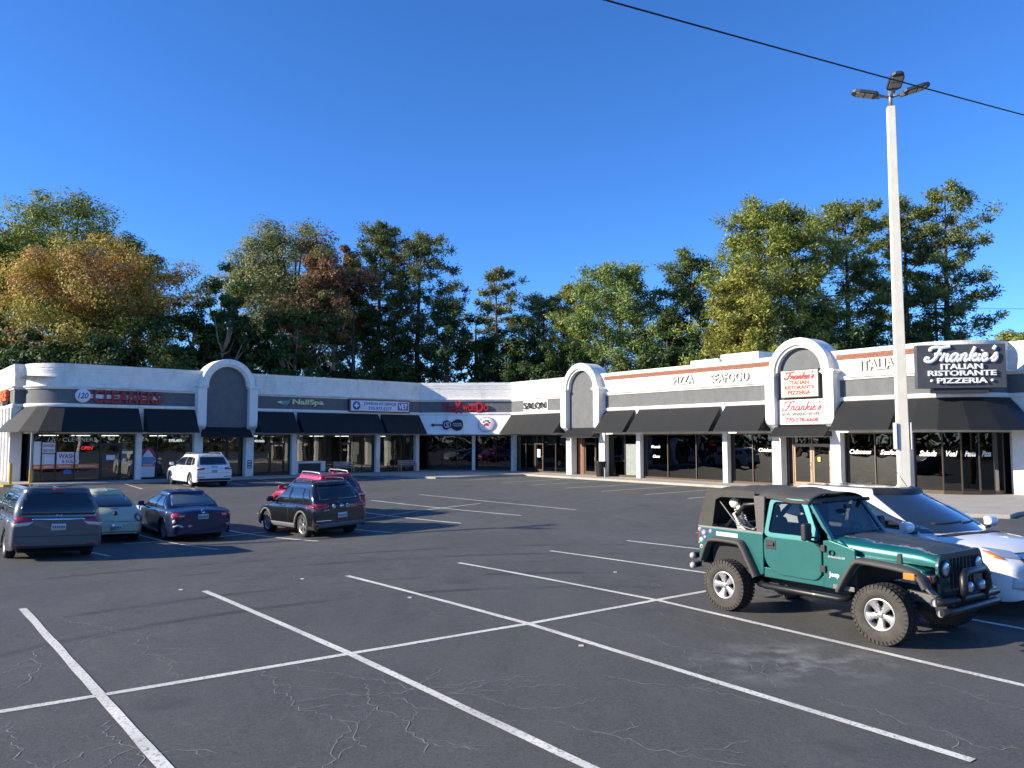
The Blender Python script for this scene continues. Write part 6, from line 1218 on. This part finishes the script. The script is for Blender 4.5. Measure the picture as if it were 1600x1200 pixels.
def broadleaf(x, y, H, rx, name, label, colf, seed, h0=.28, nclump=110, per=260, size=.17, bark=None, group='trees behind the plaza', ry=None, gap=.0, zb=-.5, lobes=5, cr=.17):
    g = np.random.default_rng(seed); t = empty(name, (x, y, zb)); tag(t, label, 'tree', group); ry = ry or rx
    zc = H*(h0+1)/2; rz = H*(1-h0)/2
    # crown made of several lobes of unequal size
    L = [np.array([0, 0, zc+rz*.25])]; LR = [np.array([rx*.72, ry*.72, rz*.72])]
    for i in range(lobes):
        an = 2*math.pi*(i+g.uniform(-.2, .2))/lobes; k = g.uniform(.42, .62); L.append(np.array([rx*.55*math.cos(an), ry*.55*math.sin(an), zc+rz*g.uniform(-.55, .3)])); LR.append(np.array([rx*k, ry*k, rz*k*.95]))
    cs = []
    for i in range(nclump):
        j = g.integers(len(L)) if i > nclump*.25 else 0; d = unit(g, 1)[0]; d[2] = abs(d[2]) if g.random() < .62 else d[2]; cs.append(L[j]+LR[j]*d*g.uniform(.7, 1.05))
    cs = np.array(cs); cs = cs[cs[:, 2] > H*h0*.8]; rr = g.uniform(.6, 1.25, len(cs))*rx*cr
    n = per; P = []; Cc = []; DD = []
    for c, r in zip(cs, rr):
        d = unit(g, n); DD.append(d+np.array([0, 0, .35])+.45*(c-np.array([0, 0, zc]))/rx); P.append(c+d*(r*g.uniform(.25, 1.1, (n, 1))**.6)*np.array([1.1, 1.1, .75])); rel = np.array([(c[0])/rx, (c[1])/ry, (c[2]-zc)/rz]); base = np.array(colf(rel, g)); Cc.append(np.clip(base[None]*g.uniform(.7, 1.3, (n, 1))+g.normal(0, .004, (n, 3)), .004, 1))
    P = np.concatenate(P); Cc = np.concatenate(Cc); a, b = leaf_axes(g, len(P), size, .7, np.concatenate(DD))
    quads('crown', P, a, b, np.clip(Cc*np.array([1.95, 2.05, 1.9]), .004, 1), LEAF, t)
    tr = MB(); r0 = H*.016+.05; bend = g.normal(0, .02*H, 2); tr.tube([(0, 0, 0), (bend[0]*.3, bend[1]*.3, H*.25), (bend[0], bend[1], H*.55), (bend[0]*1.2, bend[1]*1.2, H*.85)], [r0*1.25, r0, r0*.65, r0*.15], 8)
    for i in g.choice(len(cs), min(16, len(cs)), replace=False):
        c = cs[i]; zz = max(H*.18, min(H*.7, c[2]-g.uniform(.1, .25)*H)); f = min(1, zz/(H*.55)); s_ = np.array([bend[0]*f, bend[1]*f, zz]); mdp = (s_+c)/2+np.array([0, 0, -.04*H]); tr.tube([tuple(s_), tuple(mdp), tuple(c)], [r0*.45, r0*.28, .03], 6)
    tr.build('trunk', bark or BARK, t); return t
def pine(x, y, H, rx, name, label, col, seed, h0=.35, nb=64, tufts=5, per=105, size=.20, group='pines behind the plaza', top=.55, droop=.0, zb=-.5, var=.25, flat=.8, pk=.38):
    g = np.random.default_rng(seed); t = empty(name, (x, y, zb)); tag(t, label, 'pine tree', group)
    tr = MB(); r0 = .012*H+.06; tr.tube([(0, 0, 0), (.01*H*g.normal(), .01*H*g.normal(), H*.5), (0, 0, H*.97)], [r0*1.2, r0*.75, .04], 8); P = []; Cc = []; OUT = []
    for i in range(nb):
        f = (i+g.random())/nb; z = H*(h0+(1-h0)*f); prof = math.sqrt(max(0, 1-((f-pk)/(1.04-pk if f > pk else pk+.25))**2)); ln = rx*(prof*.95+.06)*g.uniform(.55, 1.12); an = i*2.4+g.uniform(-.5, .5); up = g.uniform(.0, .32)-droop*(1-f)
        e = np.array([math.cos(an)*ln, math.sin(an)*ln, z+ln*up]); s_ = np.array([0, 0, z-.05*ln]); mdp = (s_+e)/2+np.array([0, 0, -.06*ln]); tr.tube([tuple(s_), tuple(mdp), tuple(e)], [max(.03, r0*.22*(1-f*.6)), .035, .015], 5)
        for k in range(tufts):
            q = g.uniform(.35, 1.08) if k else 1.0; c = s_*(1-q)**2+2*q*(1-q)*mdp+q*q*e+g.normal(0, .09*ln+.12, 3)*np.array([1, 1, .6]); r = (.5+.09*rx)*g.uniform(.6, 1.25); d = unit(g, per); d[:, 2] = d[:, 2]*flat+.12
            P.append(c+d*r*g.uniform(.15, 1, (per, 1))); OUT.append(d); base = np.array(col)*(1+g.normal(0, var)); Cc.append(np.clip(base[None]*g.uniform(.65, 1.35, (per, 1)), .004, 1))
    P = np.concatenate(P); Cc = np.concatenate(Cc); O = np.concatenate(OUT); n = len(P); a = O+.9*unit(g, n); a /= np.linalg.norm(a, axis=1, keepdims=True); b = np.cross(a, O+.4*unit(g, n)); b /= np.linalg.norm(b, axis=1, keepdims=True)+1e-9; s = size*.92*g.uniform(.55, 1.25, (n, 1))
    quads('crown', P, a*s, b*s*.42, np.clip(Cc*np.array([2.25, 2.2, 1.95]), .004, 1), NEED, t); tr.build('trunk', PBARK, t); return t
def W_(px, Y): return (px-800)/1205*Y
def Hh(py, Y): return (686-py)/1205*Y+2.7+.5
def mixc(*cs):
    return lambda rel, g: cs[g.integers(len(cs))]
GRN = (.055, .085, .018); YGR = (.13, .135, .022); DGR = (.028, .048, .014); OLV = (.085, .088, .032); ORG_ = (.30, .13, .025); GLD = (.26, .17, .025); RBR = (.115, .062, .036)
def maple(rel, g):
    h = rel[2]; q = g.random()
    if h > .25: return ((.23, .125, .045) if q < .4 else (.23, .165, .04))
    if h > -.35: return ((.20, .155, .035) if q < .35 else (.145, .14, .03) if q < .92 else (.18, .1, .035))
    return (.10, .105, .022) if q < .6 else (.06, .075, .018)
def oak(rel, g):
    q = g.random()
    if rel[0] > .2 and rel[2] > -.1 and q < .5: return (.13, .075, .035)
    return (.13, .125, .05) if q < .6 else (.095, .10, .035)
broadleaf(W_(95, 92), 92, Hh(288, 92), 9.6, 'poplar_tree', 'tall green tree turning yellow behind the orange one at far left', lambda r, g: YGR if g.random() < .45+.3*(r[0] < 0) else (.085, .105, .025), 1, .3, 210, 300, .19, cr=.19, lobes=7)
broadleaf(W_(-40, 84), 84, Hh(330, 84), 6.5, 'poplar_tree', 'yellow green tree cut by the left edge of the picture', lambda r, g: YGR, 2, .25, 120, 300, .19, cr=.2)
broadleaf(W_(205, 96), 96, Hh(352, 96), 4.2, 'poplar_tree', 'small dark green treetop peeping over the orange tree', lambda r, g: (.06, .09, .03), 3, .4, 70, 260, .19, cr=.22)
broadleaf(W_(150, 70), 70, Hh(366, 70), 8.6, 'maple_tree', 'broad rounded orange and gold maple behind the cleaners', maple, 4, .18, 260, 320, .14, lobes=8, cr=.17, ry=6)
broadleaf(W_(345, 76), 76, Hh(412, 76), 4.4, 'oak_tree', 'dark green tree between the orange maple and the big oak', lambda r, g: DGR if g.random() < .6 else GRN, 5, .15, 80, 260, .17)
broadleaf(W_(352, 72), 72, Hh(470, 72), 3.2, 'oak_tree', 'small tree with pale bent trunk above the left portal', lambda r, g: DGR, 55, .35, 46, 220, .16, bark=PALEB)
broadleaf(W_(450, 84), 84, Hh(340, 84), 8.4, 'oak_tree', 'big domed olive oak with rusty right side', oak, 6, .18, 260, 300, .17, lobes=8, cr=.19)
broadleaf(W_(516, 79), 79, Hh(366, 79), 4.4, 'maple_tree', 'reddish brown maple in front of the big oak', lambda r, g: RBR if g.random() < .6 else (.10, .09, .035), 7, .38, 95, 260, .17, bark=PALEB, cr=.2)
broadleaf(W_(465, 76), 76, Hh(470, 76), 4.6, 'oak_tree', 'low dark tree with pale forked trunk under the big oak', lambda r, g: DGR, 8, .3, 70, 230, .17, bark=PALEB)
pine(W_(592, 88), 88, Hh(352, 88), 4.3, 'pine_tree', 'tall dark pine right of the red brown maple', (.055, .07, .024), 9, .32, 80)
pine(W_(655, 86), 86, Hh(368, 86), 4.6, 'pine_tree', 'tall open pine with ragged right edge left of the corner', (.055, .066, .026), 10, .3, 62, top=.4)
pine(W_(775, 96), 96, Hh(420, 96), 3.6, 'pine_tree', 'slim pale topped pine standing above the corner passage', (.085, .095, .042), 11, .25, 46, top=.45)
pine(W_(850, 92), 92, Hh(462, 92), 4.4, 'pine_tree', 'short olive pine left of the pale green one', (.085, .085, .03), 12, .2, 70, top=.4)
pine(W_(965, 82), 82, Hh(420, 82), 6.2, 'pine_tree', 'broad pale green soft needled pine behind the middle portal', (.10, .135, .045), 13, .12, 120, 6, 105, top=.5, droop=.1, var=.18)
pine(W_(900, 86), 86, Hh(445, 86), 3.2, 'pine_tree', 'narrow yellow green pine beside the pale green one', (.11, .125, .03), 14, .15, 60, top=.5)
pine(W_(1085, 84), 84, Hh(402, 84), 4.9, 'pine_tree', 'rounded dark pine in the gap left of the big golden pine', (.055, .075, .025), 15, .2, 84, top=.38)
pine(W_(1210, 66), 66, Hh(325, 66), 6.0, 'pine_tree', 'huge golden green pine filling the sky behind the restaurant portal', (.10, .118, .03), 16, .1, 150, 6, 105, .19, top=.36, var=.2)
pine(W_(1165, 62), 62, Hh(430, 62), 3.4, 'pine_tree', 'lower golden pine bough mass touching the roof', (.125, .13, .03), 17, .12, 80, 5, 110, .19, top=.4)
pine(W_(1330, 70), 70, Hh(316, 70), 4.6, 'pine_tree', 'tall green pine just left of the lamp post', (.075, .095, .028), 18, .26, 70, top=.35)
pine(W_(1425, 74), 74, Hh(312, 74), 3.8, 'pine_tree', 'tall pine partly hidden by the lamp post', (.07, .085, .03), 19, .34, 52, top=.33)
pine(W_(1490, 72), 72, Hh(292, 72), 4.4, 'pine_tree', 'tallest pine with open boughs right of the lamp post', (.075, .09, .032), 20, .24, 58, top=.33)
broadleaf(W_(1590, 110), 110, Hh(498, 110), 5.0, 'oak_tree', 'far yellow green tree at the right edge above the roof', lambda r, g: (.15, .16, .05), 21, .2, 50, 200, .22)
# dark understorey right behind the roofs
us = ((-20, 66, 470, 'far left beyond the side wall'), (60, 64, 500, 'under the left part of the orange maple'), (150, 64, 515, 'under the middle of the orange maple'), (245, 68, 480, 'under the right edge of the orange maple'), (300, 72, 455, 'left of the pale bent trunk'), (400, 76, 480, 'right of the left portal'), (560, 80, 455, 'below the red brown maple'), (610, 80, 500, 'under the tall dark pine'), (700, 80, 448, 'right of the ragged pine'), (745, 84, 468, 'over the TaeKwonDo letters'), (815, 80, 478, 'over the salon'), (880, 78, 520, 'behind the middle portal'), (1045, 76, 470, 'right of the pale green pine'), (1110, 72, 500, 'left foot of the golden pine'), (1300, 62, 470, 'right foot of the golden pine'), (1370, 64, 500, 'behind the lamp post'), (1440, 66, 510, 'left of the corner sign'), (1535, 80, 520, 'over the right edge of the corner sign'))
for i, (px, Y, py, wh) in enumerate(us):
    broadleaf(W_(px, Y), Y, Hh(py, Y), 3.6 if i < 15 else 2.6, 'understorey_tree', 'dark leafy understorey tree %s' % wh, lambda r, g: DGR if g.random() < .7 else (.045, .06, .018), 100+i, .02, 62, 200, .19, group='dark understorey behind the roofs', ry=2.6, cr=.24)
# woods far behind and around the lot (also what the windows mirror)
def wood(name, label, arcs, n, size, hgt, seed):
    g = np.random.default_rng(seed); P = []; C_ = []
    for (x0, y0, x1, y1, h) in arcs:
        k = int(n*math.hypot(x1-x0, y1-y0)/100); t = g.random(k); hh = h*(.72+.28*np.sin(t*37+x0)*np.sin(t*17)); z = g.random(k)**.8*hh; P.append(np.stack([x0+(x1-x0)*t+g.normal(0, 2.5, k), y0+(y1-y0)*t+g.normal(0, 2.5, k), z-.5], 1)); base = np.where((np.sin(t*60)+g.normal(0, .4, k))[:, None] > .55, np.array([[.13, .10, .025]]), np.array([[.045, .058, .018]])); C_.append(base*g.uniform(.6, 1.4, (k, 1)))
    P = np.concatenate(P); C_ = np.concatenate(C_); a, b = leaf_axes(g, len(P), size); o = quads(name, P, a, b, C_, LEAF, None); tag(o, label, None, None, 'stuff')
wood('woods', 'dark woods far behind the plaza', [(-110, 92, -20, 112, 17), (-20, 112, 40, 108, 15), (40, 108, 62, 95, 10)], 16000, .55, 16, 31)
wood('far_woods', 'woods around the other sides of the lot', [(-110, 92, -120, -20, 13), (-120, -20, -60, -95, 13), (-60, -95, 70, -90, 14), (70, -90, 130, -10, 13), (130, -10, 120, 60, 12)], 7000, .8, 13, 32)
